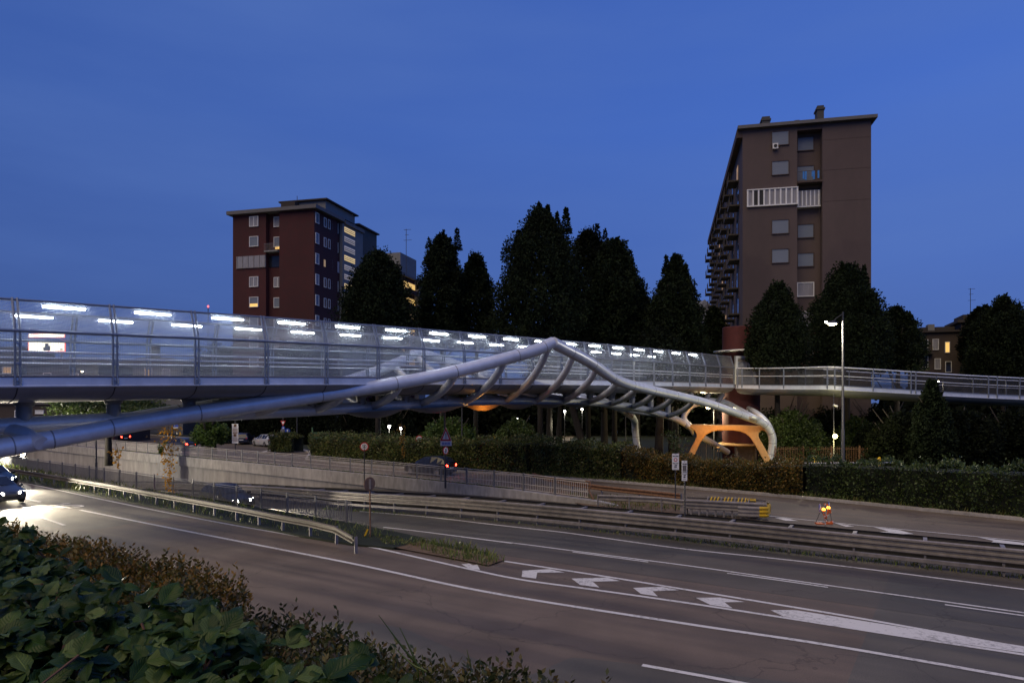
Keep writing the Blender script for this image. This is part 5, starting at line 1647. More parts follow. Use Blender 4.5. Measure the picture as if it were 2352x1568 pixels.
# loose shrub standing up behind the dark hedge
for lab, x, yb, h, n, mt in (('wispy yellow-green shrub rising behind the orange-lit hedge', 1560 - 18, 1050, 2.2, 500, 'leaf_mid'), ('small dry bush growing on the median barrier at right', 2252, 1262, 1.15, 420, 'leaf_deep'), ('small bush growing over the wall-top railing by the street tree', 478, 1058, 1.5, 700, 'leaf_park')):
    if 'median' in lab: p0 = rs(14.2, 28.5, .3)
    elif 'wall-top' in lab: p0 = ground(478, 1042) * 1.0; s_, t_ = st(p0); p0 = rs(s_, b_edge(s_) + .05, .1)
    else: p0 = rs(-15, far_edge(-15) + 2, 1.5)
    r = thing('shrub', lab, 'shrub', p0)
    rng = np.random.default_rng(int(x))
    m = MB(); ps = []
    for k in range(14):
        an_ = rng.uniform(0, 6.28); le = rng.uniform(.15, .5)
        tip = p0 + V(math.cos(an_) * le * h, math.sin(an_) * le * h, h * rng.uniform(.6, 1))
        mid_ = p0 * .5 + tip * .5 + UP * .1 * h
        m.tube([p0, mid_, tip], [.02, .012, .004], 4)
        tt = rng.uniform(.25, 1, n // 14)
        for t in tt:
            ps.append(list((p0 * (1 - t) ** 2 + mid_ * 2 * t * (1 - t) + tip * t * t) + V(*rng.normal(0, .07, 3))))
    m.build('stems', M['stem'], r)
    v, f = leaves(np.array(ps), .16, rng, out=np.array([0, 0, .5]), aspect=.5)
    npmesh('foliage', v, f, M[mt], r)

# ------------------------------------------------------------------ the planted bank in front of the viewer
rng = np.random.default_rng(4)


def leaflet_mesh(cs, dirs, ups, size, rng, droop, nl=9, nw=6):
    """curved serrated leaf blades, nl+1 x nw+1 grid each"""
    n = len(cs)
    d = unit(dirs); q = unit(np.cross(d, ups)); u = np.cross(q, d)
    t = np.linspace(0, 1, nl + 1)
    wprof = np.interp(t, [0, .08, .22, .4, .58, .75, .88, .96, 1], [.05, .30, .74, 1.0, .95, .68, .36, .13, .01])
    s = np.linspace(-1, 1, nw + 1)
    V_ = np.empty((n, nl + 1, nw + 1, 3))
    size = size[:, None]; twist = rng.normal(0, 1, n)[:, None]
    UVg = np.stack(np.broadcast_arrays(s[None, :], t[:, None]), -1).reshape(-1, 2)
    for i, ti in enumerate(t):
        bend = -droop[:, None] * ti * ti
        cen = cs + d * size * ti * (1 - .12 * ti) + u * size * bend
        for j, sj in enumerate(s):
            wv = wprof[i] * .30
            fold = -.11 * (1 - abs(sj)) ** 1.5 * wprof[i] - .05 * sj ** 2 * wprof[i]
            jit = 1 + (.14 if i % 2 else -.02) * (abs(sj) > .9)
            V_[:, i, j] = cen + q * size * (sj * wv * jit) + u * size * (fold + .018 * np.sin(11 * ti + 2 * abs(sj)) + twist * sj * ti * .16)
    idx = np.arange((nl + 1) * (nw + 1)).reshape(nl + 1, nw + 1)
    base = np.stack([idx[:-1, :-1], idx[:-1, 1:], idx[1:, 1:], idx[1:, :-1]], -1).reshape(-1, 4)
    fs = (base[None] + (np.arange(n) * (nl + 1) * (nw + 1))[:, None, None]).reshape(-1, 4)
    return V_.reshape(-1, 3), fs, np.tile(UVg, (n, 1))


def creeper(name, label, cs, size, rng, mt):
    r = thing(name, label, 'creeper', V(*cs.mean(0)) - UP * .6)
    n = len(cs)
    head = np.stack([rng.normal(.25, .45, n), rng.normal(.35, .45, n), np.full(n, .42)], 1)
    head = unit(head)
    Vs, Fs, Us, o = [], [], [], 0
    for k, ang in enumerate((-70, -36, 0, 36, 70)):
        a = np.radians(ang + rng.normal(0, 9, n))
        upv = unit(np.stack([rng.normal(0, .5, n), rng.normal(-.35, .5, n), np.ones(n)], 1))
        hp_ = unit(head - upv * (head * upv).sum(1, keepdims=True))
        sd = np.cross(upv, hp_)
        dr = hp_ * np.cos(a)[:, None] + sd * np.sin(a)[:, None] + upv * rng.uniform(-.25, .6, n)[:, None]
        sz = size * rng.uniform(.55, 1.3, n) * (1 - .22 * abs(ang) / 70)
        v, f, u_ = leaflet_mesh(cs, dr, upv, sz, rng, rng.uniform(.1, .85, n))
        Us.append(u_); Vs.append(v); Fs.append(f + o); o += len(v)
    npmesh('leaves', np.concatenate(Vs), np.concatenate(Fs), M[mt], r, smooth=True, uv=np.concatenate(Us))
    m = MB()
    for i in rng.choice(n, min(n, 420), replace=False):
        c = V(*cs[i])
        m.tube([c, c + V(*rng.normal(0, .05, 3)) - UP * .09, c + V(*rng.normal(0, .09, 3)) - UP * .26], [.0035, .004, .006], 5)
    m.build('stems', M['stem'], r)
    return r


# creeper carpet on top of the bank wall: s along, t across
cs = []
def crt(s): return 1.55 + .05 * s if s < -3 else 1.40 + .16 * (s + 3) * -.5
cnt = 0
while cnt < 3200:
    s_ = rng.uniform(-6.2, -.42); t_ = rng.uniform(.5, 1.9)
    edge = lerp_tab([(-6.5, 1.85), (-4.2, 1.63), (-3, 1.47), (-2.4, 1.38), (-2.15, 1.44), (-1.8, 1.28), (-1.5, 1.22), (-1.1, 1.22), (-.8, 1.22), (-.5, 1.20), (-.3, 1.1)], s_) + .04 * math.sin(s_ * 6)
    if t_ > edge: continue
    p = rs(s_, t_)
    if math.hypot(p.x, p.y) < .78: continue
    z = 5.33 + .055 * math.sin(s_ * 3.1) * math.cos(t_ * 5) + rng.normal(0, .05) - max(0, t_ - edge + .25) * .5
    if s_ > -.9: z -= .05
    cs.append((p.x, p.y, z)); cnt += 1
cs = np.array(cs)
creeper('creeper', 'large-leaved green creeper carpeting the bank in the foreground', cs, .074, rng, 'leaf_creeper')
bk = MB()
bk.sheet([[rs(s_, -1.2, 3.8), rs(s_, -1.0, 5.0), rs(s_, .9, 5.0), rs(s_, 1.1, 4.0)] for s_ in (-9, -6, -4, -2.2, -.4)])
tag(bk.build('planted_bank', M['soil']), kind='structure')


def sprig_hedge(name, label, s0, s1, t0, t1, ztop, n, rng, mt, dens=9, core_m='core'):
    r = thing(name, label, 'hedge', rs(s0, t0, ztop - 1))
    s_ = rng.uniform(s0, s1, n); t_ = t0 + (t1 - t0) * rng.uniform(0, 1, n) ** .6
    P_ = np.stack([E.x * s_ + N.x * t_, E.y * s_ + N.y * t_, ztop(s_, t_) if callable(ztop) else np.full(n, ztop)], 1)
    P_[:, 2] += .05 * np.sin(s_ * 5) * np.cos(t_ * 6) + rng.normal(0, .03, n) + (rng.uniform(0, 1, n) > .95) * rng.uniform(.02, .12, n)
    # front face as well
    k = rng.uniform(0, 1, n) < .35
    P_[k, 2] -= rng.uniform(0, .5, k.sum()); tt = t1 - t_
    P_[k] += np.array([N.x, N.y, 0]) * tt[k][:, None]
    le = rng.uniform(.10, .22, n)
    dirv = unit(np.stack([rng.normal(0, .25, n), rng.normal(0, .25, n), np.ones(n)], 1))
    C_, D_, S_ = [], [], []
    for j in range(dens):
        f_ = (j + .5) / dens
        a = j * 2.4 + rng.uniform(0, 6.28, n)
        C_.append(P_ + dirv * (le * (f_ - 1) * 1.1)[:, None])
        D_.append(np.stack([np.cos(a), np.sin(a), np.full(n, .55 + .5 * f_)], 1))
        S_.append(np.full(n, .044) * (1.1 - .3 * f_))
    C_, D_, S_ = np.concatenate(C_), unit(np.concatenate(D_)), np.concatenate(S_)
    q = unit(np.cross(D_, unit(rng.normal(size=D_.shape))))
    v = np.empty((len(C_), 4, 3)); sz = S_[:, None]
    v[:, 0] = C_; v[:, 1] = C_ + D_ * sz * .5 + q * sz * .24; v[:, 2] = C_ + D_ * sz; v[:, 3] = C_ + D_ * sz * .5 - q * sz * .24
    npmesh('foliage', v.reshape(-1, 3), np.arange(len(C_) * 4).reshape(-1, 4), M[mt], r)
    return r


def ztop_h(s_, t_):
    return 4.74 - .10 * np.maximum(0, t_ - np.interp(s_, [-10, -5, 2], [3.55, 3.05, 2.45])) - .05 * np.maximum(0, s_ + 1)


h1 = sprig_hedge('clipped_hedge', 'small-leaved copper-brown hedge along the bank edge at left', -9.6, -4.1, 1.5, 3.12, 4.75, 4600, rng, 'leaf_copper')
h2 = sprig_hedge('clipped_hedge', 'small-leaved olive hedge along the bank edge, towards the bottom middle', -4.3, 2.0, 1.15, 2.66, 4.74, 5600, rng, 'leaf_box')
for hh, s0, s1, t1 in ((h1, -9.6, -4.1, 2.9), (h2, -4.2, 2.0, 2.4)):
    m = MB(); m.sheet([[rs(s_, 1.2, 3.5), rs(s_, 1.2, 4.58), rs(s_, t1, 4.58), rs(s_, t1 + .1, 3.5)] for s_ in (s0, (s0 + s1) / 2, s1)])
    m.build('solid_core', M['core'], hh)  # dark filler sheet under the sprigs, stops the view through
# orange hanging vines
for lab, x, y0, y1, Y, n in (('long amber vine hanging from the big bridge tube', 385, 975, 1128, 30, 330), ('short amber vine hanging left of the longer one', 267, 1032, 1072, 27.5, 70), ('small amber vine hanging before the green hedge', 922, 975, 1050, 38, 110)):
    a, b = at(x, y0, Y), at(x + 4, y1, Y)
    r = thing('hanging_vine', lab, 'vine', b)
    rng_ = np.random.default_rng(x)
    m = MB(); m.tube([a + UP * .25, a * .6 + b * .4 + V(.08, 0, 0), b], [.012, .008, .004], 5)
    if n > 200: m.tube([a + V(.25, 0, .2), a * .6 + b * .4 + V(.2, 0, 0), a * .35 + b * .65 + V(.15, 0, 0)], [.012, .008, .004], 5)
    m.build('stem', M['stem'], r)
    t = rng_.uniform(0, 1, n) ** 1.25
    wd = (.30 if n > 200 else .14) * (1 - .75 * t)
    pts = np.array(list(a)) * (1 - t)[:, None] + np.array(list(b)) * t[:, None]
    pts += rng_.normal(0, 1, (n, 3)) * wd[:, None] * np.array([1, .6, .15])
    v, f = leaves(pts, .12, rng_, droop=.6, aspect=.75)
    npmesh('leaves', v, f, M['leaf_amber'], r)
# tall blurred grass stalks at the bank edge
gs = [at(905, 1500, 3.6), at(930, 1530, 3.3), at(1062, 1490, 3.5)]
m_rng = np.random.default_rng(3)
r = thing('grass_tuft', 'few tall pale grass stalks rising over the road from the hedge', 'grass tuft', gs[0] - UP * .4)
m = MB()
for g0, tip, h in ((at(985, 1550, 3.1), at(895, 1475, 3.1), 0), (at(975, 1550, 3.2), at(870, 1412, 3.2), 0), (at(960, 1540, 3.2), at(918, 1440, 3.2), 0), (at(1072, 1560, 3.2), at(1072, 1490, 3.2), 0)):
    mid_ = g0 * .45 + tip * .55 + V(.02, 0, -.03)
    m.tube(smooth_path([g0 - UP * .15, g0, mid_, tip], 4), [.0045] * 9 + [.004, .003, .002, .0015], 4)
m.build('stalks', M['grass_blade'], r)
# ------------------------------------------------------------------ road signs
def faxes(yaw=0.0, c=None):
    """right/up axes of a panel that looks back towards the road user"""
    a = math.radians(yaw)
    return V(math.cos(a), math.sin(a), 0), UP.copy()


def signpost(r, foot, top, rad=.035, m='pole'):
    return MB().tube([foot, top], rad, 8).build('pole', M[m], r, smooth=True, angle=60)


def bars(mb, c, ax, ay, w, rows_, off=.014):
    nn = ax.cross(ay)
    for y, h, segs in rows_:
        for a, b in segs:
            mb.box(c + ax * (w * (a + b) / 2) + ay * y + nn * off, (w * (b - a), .004, h), ax, nn, ay)


def round_sign(r, c, rad, ax, rim, face, txt=None, thick=.03):
    ay = UP
    p = MB().disc(c, rad, ax, ay, thick, 28).build('sign_plate', M[rim], r)
    nn = ax.cross(ay)
    MB().ring(c, 0.0005, rad * .76, ax, ay, .004).build('face', M[face], p)
    if txt:
        m = MB(); text_mb(m, txt, rad * .98, c, ax, ay, .008)
        cx = c
        m.v = [cx + ax * ((q - cx).dot(ax) * 1.0) + ay * ((q - cx).dot(ay) * 1.15) + nn * .008 for q in m.v]
        m.build('number', M['black'], p)
    return p


def px(x, y, Y): return at(x, y, Y)


# 50 signs
c = px(*c2(191, 908), 47); foot = rs(*st(c), .0); foot.z = .05
r = thing('speed_sign', 'round red-rimmed 50 speed sign on a thin pole behind the wall railing', 'road sign', foot)
signpost(r, foot, c + V(0, .03, .25)); round_sign(r, c, .30, faxes(8)[0], 'red_paint', 'white', '50')
c = px(*c2(562, 857), 58); foot = V(c.x, c.y, 0)
r = thing('speed_sign', 'round 50 speed sign half hidden by hedge leaves, farther back', 'road sign', foot)
signpost(r, foot, c + V(0, .03, .25)); round_sign(r, c, .31, faxes(12)[0], 'red_paint', 'white', '50')
# warning triangle with plate and no-walking sign on a lamp-post
ZM = lambda x, y: ((1000 + x / 7.84) * .91875, (1000 + y / 7.84) * .91875)
Yt = 45
c = px(*ZM(897, 710), Yt); foot = V(px(*ZM(885, 1560), Yt).x, Yt + .12, .0)
r = thing('warning_sign', 'red warning triangle with exclamation mark above a plate and round no-walking sign', 'road sign', foot)
pt = px(*ZM(877, 200), Yt + .12); signpost(r, foot, V(pt.x, Yt + .12, pt.z + .3), .065, 'pole')
ax = faxes(6)[0]; nn = ax.cross(UP)
tri = [px(*ZM(897, 538), Yt), px(*ZM(1008, 798), Yt), px(*ZM(786, 798), Yt)]
cc = sum(tri, V(0, 0, 0)) / 3
p = MB().prism([cc + (q - cc) * 1.06 for q in tri][::-1], V(0, .03, 0)).build('triangle_plate', M['white'], r)
MB().prism([cc + (q - cc) * 1.0 - V(0, .006, 0) for q in tri][::-1], V(0, .004, 0)).build('red_border', M['red_paint'], p)
MB().prism([cc + (q - cc) * .62 - V(0, .011, 0) for q in tri][::-1], V(0, .004, 0)).build('face', M['white'], p)
m = MB(); e0 = px(*ZM(900, 690), Yt - .02)
m.prism([e0 + V(-.028, 0, .155), e0 + V(.028, 0, .155), e0 + V(.018, 0, -.13), e0 + V(-.018, 0, -.13)][::-1], V(0, .004, 0))
m.disc(e0 + V(0, 0, -.19), .032, V(1, 0, 0), UP, .006, 14); m.build('exclamation_mark', M['black'], p)
q0 = px(*ZM(903, 848), Yt)
p = MB().box(q0, (.74, .02, .31)).build('lower_plate', M['white'], r)
m = MB()
for z in (.06, 0, -.06):
    for a, b in ((-.28, -.12), (-.10, .06), (.08, .28)): m.box(q0 + V((a + b) / 2, -.014, z), (b - a, .004, .035))
m.build('lettering', M['blue_paint'], p)
q0 = px(*ZM(897, 985), Yt)
p = round_sign(r, q0, .27, faxes(52)[0], 'red_paint', 'white')
a5 = faxes(52)[0]; m = MB(); nn = a5.cross(UP)
m.disc(q0 + UP * .10 + nn * .012, .03, a5, UP, .004, 12)
for a, b, w in ((V(0, 0, .07), V(0, 0, -.03), .05), (V(0, 0, -.02), a5 * .06 + UP * -.15, .025), (V(0, 0, -.02), a5 * -.06 + UP * -.15, .025), (V(0, 0, .05), a5 * .07 + UP * -.02, .018), (V(0, 0, .05), a5 * -.07 + UP * -.02, .018)):
    m.tube([q0 + a + nn * .014, q0 + b + nn * .014], w * .5, 5)
m.build('walking_figure', M['black'], p)
# back of a round sign on the gore
foot = ground(*c5(232, 590)); Yb = foot.y
c = px(*c5(228, 222), Yb)
r = thing('sign_back', 'brownish back of a round sign on a thin post at the grassy gore', 'road sign', foot)
signpost(r, foot, c + UP * .28, .032, 'rust')
a5 = faxes(50)[0]
p = MB().disc(c + V(0, -.03, 0), .30, a5, UP, .02, 28).build('sign_plate', M['sign_grey'], r)
MB().box(c + V(.02, -.07, 0), (.09, .05, .42)).build('bracket', M['galv_dark'], p)
# orange marker post leaning beside it
foot = ground(*c5(188, 584))
mk = MB(); tp = px(*c5(214, 528), foot.y); mk.prism([foot + V(-.03, 0, 0), foot + V(.05, 0, 0), tp + V(.04, 0, 0), tp + V(-.04, 0, 0)][::-1], V(0, .02, 0))
mk2 = thing('marker_post', 'small yellow marker leaning at the railing end near the sign back', 'marker', foot); mk.build('blade', M['yellow_paint'], mk2)

# two parking notice signs
ZS = lambda x, y: ((1640 + x / 4.704) * .91875, (1110 + y / 4.704) * .91875)


def notice(label, quad, footpt, Y, ring, top_txt):
    P4 = [px(*ZS(*q), Y) for q in quad]
    foot = footpt
    r = thing('parking_sign', label, 'road sign', foot)
    ctr = sum(P4, V(0, 0, 0)) / 4
    signpost(r, foot, V(foot.x, foot.y, P4[0].z), .033)
    ax = (P4[1] - P4[0]); ax.z = 0; w = ax.length; ax.normalize()
    h = (P4[0] - P4[3]).length
    nn = ax.cross(UP)
    p = MB().box(ctr - V(0, .05, 0), (w, .02, h), ax, nn, UP).build('panel', M['white'], r)
    c0 = ctr - V(0, .05, 0)
    m = MB()
    bars(m, c0, ax, UP, w, [(h * .455, h * .025, [(-.12, .12)]), (h * .34, h * .05, [(-.42, -.1), (-.04, .42)])])
    if ring:
        bars(m, c0, ax, UP, w, [(-h * .08, h * .035, [(-.4, -.08), (-.03, .0), (.05, .4)]), (-h * .16, h * .02, [(-.35, .35)])])
    else:
        bars(m, c0, ax, UP, w, [(-h * .08, h * .045, [(-.35, -.22), (-.17, -.03), (.03, .16), (.21, .38)]), (-h * .17, h * .012, [(-.48, .48)])])
    # tow-away pictogram: truck over car
    bars(m, c0 + UP * (-h * .27), ax, UP, w, [(h * .03, h * .03, [(-.22, .22)]), (h * .055, h * .03, [(-.05, .2)]), (-h * .055, h * .035, [(-.25, .2)]), (-h * .03, h * .025, [(-.1, .12)])])
    bars(m, c0 + UP * (-h * .42), ax, UP, w, [(0, h * .012, [(-.3, .3)])])
    m.build('lettering', M['black'], p)
    if ring:
        q = c0 + UP * h * .12
        MB().ring(q, w * .17, w * .27, ax, UP, .014).build('red_ring', M['red_paint'], p)
        MB().ring(q, .001, w * .17, ax, UP, .0135).build('ring_centre', M['white'], p)
    else:
        m = MB(); bars(m, c0, ax, UP, w, [(h * .12, h * .30, [(-.36, .36)])], .0125); m.build('faded_field', M['eave'], p)


notice('white parking notice with a red ring, farther of the two by the cushion', [(185, 115), (265, 105), (268, 290), (190, 305)], V(px(*ZS(228, 700), 36).x, 36, 0), 36, True, '')
fb_ = V(px(*ZS(338, 900), 28.9).x, 28.9, 0)
notice('weathered grey parking notice on a post rising out of the median barrier', [(295, 197), (358, 188), (370, 420), (303, 432)], fb_, 28.9, False, '')
# tall panel with black pictograms, left
Z7 = lambda x, y: ((400 + x / 5.6) * .91875, (1020 + y / 5.6) * .91875)
Y7 = 70
foot = V(px(*Z7(1053, 640), Y7).x, Y7, 0)
r = thing('information_sign', 'tall white panel sign with black pictograms beside the small street tree', 'road sign', foot)
signpost(r, foot, V(foot.x, Y7, px(*Z7(1050, 150), Y7).z), .05)
c = px(*Z7(1057, 355), Y7) - V(0, .08, 0); w, h = .64, 2.0
p = MB().box(c, (w, .03, h)).build('panel', M['white'], r)
m = MB()
bars(m, c, V(1, 0, 0), UP, w, [(.82, .28, [(-.2, .22)]), (-.16, .28, [(-.25, .22)])], .02)
bars(m, c, V(1, 0, 0), UP, w, [(.5, .06, [(-.4, .4)]), (.36, .06, [(-.42, .4)]), (.22, .06, [(-.4, .42)]), (.08, .1, [(-.38, .38)]), (-.4, .05, [(-.4, .3)]), (-.52, .05, [(-.4, .4)]), (-.64, .05, [(-.4, .4)]), (-.76, .05, [(-.4, .4)])], .02)
m.build('lettering', M['sign_grey'], p)
m = MB(); m.tube([c + V(-.08, -.03, .76), c + V(.09, -.03, .88)], .03, 5); m.tube([c + V(-.1, -.03, -.1), c + V(.07, -.03, -.22)], .03, 5)
m.build('pictogram', M['black'], p)
# give-way cluster
Y8 = 80
foot = V(px(*Z7(1722, 440), Y8).x, Y8, 0)
r = thing('give_way_sign', 'inverted give-way triangle above blue and grey discs beyond the parked cars', 'road sign', foot)
signpost(r, foot, V(foot.x, Y8, px(*Z7(1720, 125), Y8).z), .05)
tri = [px(*Z7(1686, 175), Y8 - .06), px(*Z7(1758, 175), Y8 - .06), px(*Z7(1722, 252), Y8 - .06)]
cc = sum(tri, V(0, 0, 0)) / 3
p = MB().prism(tri[::-1], V(0, .03, 0)).build('triangle_plate', M['red_paint'], r)
MB().prism([cc + (q - cc) * .55 - V(0, .008, 0) for q in tri][::-1], V(0, .004, 0)).build('face', M['white'], p)
cB = px(*Z7(1725, 275), Y8 - .07); p = MB().disc(cB, .2, V(1, 0, 0), UP, .02).build('blue_disc', M['blue_paint'], r)
MB().prism([cB + V(-.07, -.004, -.08), cB + V(.07, -.004, -.08), cB + V(0, -.004, .12)], V(0, -.003, 0)).build('arrow', M['white'], p)
MB().disc(px(*Z7(1720, 320), Y8 - .08), .29, faxes(25)[0], UP, .02).build('grey_disc', M['galv'], r)
foot = V(px(*Z7(1783, 440), Y8).x, Y8 - 1, 0)
r = thing('direction_sign', 'round blue sign with a white upward arrow right of the give-way sign', 'road sign', foot)
cB = px(*Z7(1785, 320), Y8 - 1.05); signpost(r, foot, V(foot.x, foot.y, cB.z), .035)
p = MB().disc(cB, .31, V(1, 0, 0), UP, .02, 26).build('sign_plate', M['blue_paint'], r)
m = MB(); m.prism([cB + V(-.04, -.004, -.2), cB + V(.04, -.004, -.2), cB + V(.04, -.004, .04), cB + V(-.04, -.004, .04)], V(0, -.003, 0)); m.prism([cB + V(-.12, -.004, .04), cB + V(.12, -.004, .04), cB + V(0, -.004, .22)], V(0, -.003, 0)); m.build('arrow', M['white'], p)
foot = V(px(*Z7(195, 420), 82).x, 82, 0); cB = px(*Z7(222, 230), 81.9)
r = thing('direction_sign', 'square blue sign with bent white arrow, above the far road at left', 'road sign', foot)
signpost(r, foot, V(cB.x, 82, cB.z), .035)
p = MB().box(cB, (.6, .03, .58)).build('sign_plate', M['blue_paint'], r)
m = MB(); m.tube([cB + V(-.14, -.03, -.15), cB + V(-.14, -.03, .02), cB + V(-.04, -.03, .1), cB + V(.06, -.03, .1)], .035, 5); m.prism([cB + V(.05, -.03, .0), cB + V(.22, -.03, .1), cB + V(.05, -.03, .2)], V(0, -.004, 0)); m.build('arrow', M['white'], p)
MB().box(cB + V(0, 0, -.36), (.6, .03, .1)).build('lower_plate', M['white'], r)
# small signs and bins
cB = px(*cp(587, 1366), 69); foot = V(cB.x, 69, GZ)
r = thing('zone_sign', 'small white square sign with a dark ring by the lift tower', 'road sign', foot)
signpost(r, foot, V(cB.x, 69.03, cB.z)); p = MB().box(cB, (.44, .03, .5)).build('panel', M['white'], r)
MB().ring(cB, .08, .15, V(1, 0, 0), UP, .02).build('ring', M['blue_paint'], p)
cB = px(*ZM(1842, 718), 62); foot = V(cB.x, 62, GZ)
r = thing('notice_post', 'small yellow box sign on a green post behind the hedge', 'road sign', foot)
signpost(r, foot, V(cB.x, 62.02, cB.z), .03, 'green_paint'); MB().box(cB, (.26, .12, .22)).build('panel', M['yellow_paint'], r)
for lab, (x, y), h in (('taller yellow bollard left of the pair behind the dark hedge', c3(905, 1003), .9), ('shorter yellow bollard right of the pair behind the dark hedge', c3(924, 1000), .8), ('single yellow bollard by the end of the park fence', c3(1347, 998), .9)):
    q = px(x, y, 57); 
    r = thing('bollard', lab, 'bollard', V(q.x, 57, q.z - 1.0))
    MB().lathe(V(q.x, 57, q.z - 1.6), [(.14, 0), (.14, 1.7), (.11, 1.8), (.04, 1.84)], 12).build('post', M['yellow_paint'], r, smooth=True, angle=40)
    MB().lathe(V(q.x, 57, q.z + .02), [(.142, 0), (.142, .08)], 12).build('band', M['sign_grey'], r)


# ------------------------------------------------------------------ crash cushion
K = lambda x, y: ground(*ZS(x, y))
k0, k1 = K(350, 835), K(1290, 885)
kd = (k1 - k0); KL = kd.length; kd.normalize(); kn = V(-kd.y, kd.x, 0)
cu = thing('crash_cushion', 'grey telescoping crash cushion with yellow nose and springs on the traffic island', 'crash cushion', k0)


def kk(l, c, z): return k0 + kd * l + kn * c + UP * z


SEG = KL / 5.2
for sgn in (0, 1):
    for i in range(5):
        l0, l1 = i * SEG * .97, (i + 1) * SEG * 1.05
        c = (-.02 * i if sgn == 0 else .85 + .02 * i)
        pts = [kk(l0, c, 0), kk((l0 + l1) / 2, c, 0), kk(l1, c, 0)]
        beam(MB(), pts, [(o * .9, z * .92 - .08) for o, z in W3], 1 if sgn == 0 else -1).build('beam_segment', M['galv'], cu, smooth=True, angle=50)
for i in range(9):
    l = .25 + i * KL * .105
    MB().box(kk(l, .42, .40), (.07, .8, .62), kd, kn).build('diaphragm', M['galv_dark'], cu)
    MB().box(kk(l, .04, .17), (.09, .10, .36), kd, kn).build('foot', M['galv_dark'], cu)
for i in range(13):
    l = KL * .27 + i * KL * .043
    m = MB(); z = .74
    m.tube([kk(l, .1, z), kk(l + .05, .25, z + .17), kk(l + .02, .45, z + .02), kk(l + .07, .6, z + .18), kk(l + .03, .78, z)], .028, 5)
    m.build('spring_strap', M['yellow_paint' if i % 4 else 'galv'], cu)
dr = MB(); dc = kk(KL * .83, .45, .58)
dr.tube([dc - kd * .16, dc + kd * .16], .33, 18); dr.build('cable_drum', M['black'], cu)
for k in range(12):
    an_ = k * math.pi / 6
    v_ = kn * math.cos(an_) + UP * math.sin(an_)
    MB().box(dc + v_ * .335, (.4, .06, .04), kd, v_.cross(kd), v_).build('drum_rib', M['yellow_paint'], cu)
front = [kk(KL * .66, -.35, 0), kk(KL * .8, -.36, 0), kk(KL * .93, -.3, 0)]
beam(MB(), front, [(o * .8, z * .95 - .28) for o, z in W3], 1).build('front_beam', M['galv'], cu, smooth=True, angle=50)
front = [kk(KL * .92, -.32, 0), kk(KL * 1.0, -.25, 0), kk(KL * 1.03, -.12, 0)]
beam(MB(), front, [(o * .8, z * 1.0 - .30) for o, z in W3], 1).build('yellow_nose_beam', M['yellow_paint'], cu, smooth=True, angle=50)
m = MB(); rows = []
for k in range(7):
    an_ = -.9 + k * .3
    q = kk(KL * .98 + .42 * math.cos(an_) - .1, .3 + .5 * math.sin(an_), 0)
    rows.append([q + UP * .28, q + UP * .3 - kd * .02, q + UP * .72, q + UP * .75 - kd * .05])
m.sheet(rows); m.build('yellow_nose', M['yellow_paint'], cu, smooth=True)
m = MB(); m.sheet([[q[1] + kd * .02 + UP * .06, q[2] + kd * .02 - UP * .1] for q in rows[2:5]]); m.build('reflector', M['galv'], cu)
MB().box(kk(KL * .9, .35, .72), (.55, .07, .06), (kd + UP * .35).normalized(), kn).build('brace', M['galv'], cu)

# ------------------------------------------------------------------ roadworks stand with flashing lamps
b0 = K(1985, 938); SCL = 248.0
def rw(x, y, d=0.0): return b0 + V((x - 1985) / SCL, d, (938 - y) / SCL)
st_ = thing('roadworks_stand', 'roadworks stand with two glowing amber lamps, blue discs and striped boards', 'roadworks stand', b0)
for x, y, r_, yaw in ((1928, 748, .20, 55), (2033, 718, .185, 60)):
    q = rw(x, y)
    p = MB().disc(q, r_, faxes(yaw)[0], UP, .015, 22).build('blue_disc', M['blue_paint'], st_)
    MB().ring(q, r_ * .88, r_, faxes(yaw)[0], UP, .003).build('rim', M['white'], p)
    a5 = faxes(yaw)[0]; n5 = a5.cross(UP)
    MB().tube([q + a5 * .1 + UP * .1 + n5 * .01, q - a5 * .08 - UP * .08 + n5 * .01], .022, 5).build('arrow', M['white'], p)
for x, y in ((1966, 764), (2022, 744)):
    q = rw(x, y, -.05)
    p = MB().lathe(q - UP * .13, [(.05, 0), (.055, .07), (.06, .08)], 12).build('lamp_body', M['orange_plastic'], st_)
    MB().tube([q + V(0, .03, 0), q + V(0, -.03, 0)], .075, 14).build('lamp_lens', M['amber_glow'], p)
for (xa, ya, xb, yb) in ((1972, 700, 2028, 715), (1962, 790, 1998, 900), (2030, 770, 1985, 895), (1975, 940, 2085, 905)):
    a, b = rw(xa, ya, -.02), rw(xb, yb, -.02)
    p = MB().box((a + b) / 2, ((b - a).length, .025, .075), (b - a).normalized(), V(0, 1, 0), (b - a).normalized().cross(V(0, 1, 0))).build('striped_board', M['orange_plastic'], st_)
    n_ = max(2, int((b - a).length / .09)); dd = (b - a).normalized(); uu = dd.cross(V(0, 1, 0))
    m = MB()
    for k in range(0, n_, 2):
        q = a + (b - a) * ((k + .5) / n_) - V(0, .016, 0)
        m.prism([q - dd * .03 - uu * .036, q + dd * .015 - uu * .036, q + dd * .045 + uu * .036, q + dd * .0 + uu * .036], V(0, -.003, 0))
    m.build('white_stripes', M['white'], p)
for (xa, ya, xb, yb, d) in ((1928, 800, 1882, 945, .1), (2035, 760, 2085, 905, .15), (1945, 790, 2060, 930, .2)):
    MB().tube([rw(xa, ya, 0), rw(xb, yb, d)], .012, 6).build('leg', M['pole_dark'], st_)
MB().box(rw(1925, 935, .05), (.32, .25, .08)).build('ballast', M['orange_plastic'], st_)
MB().box(rw(2045, 925, .05), (.25, .22, .09)).build('ballast', M['orange_plastic'], st_)
MB().box(rw(2036, 788, -.02), (.13, .1, .16)).build('battery_box', M['orange_plastic'], st_)

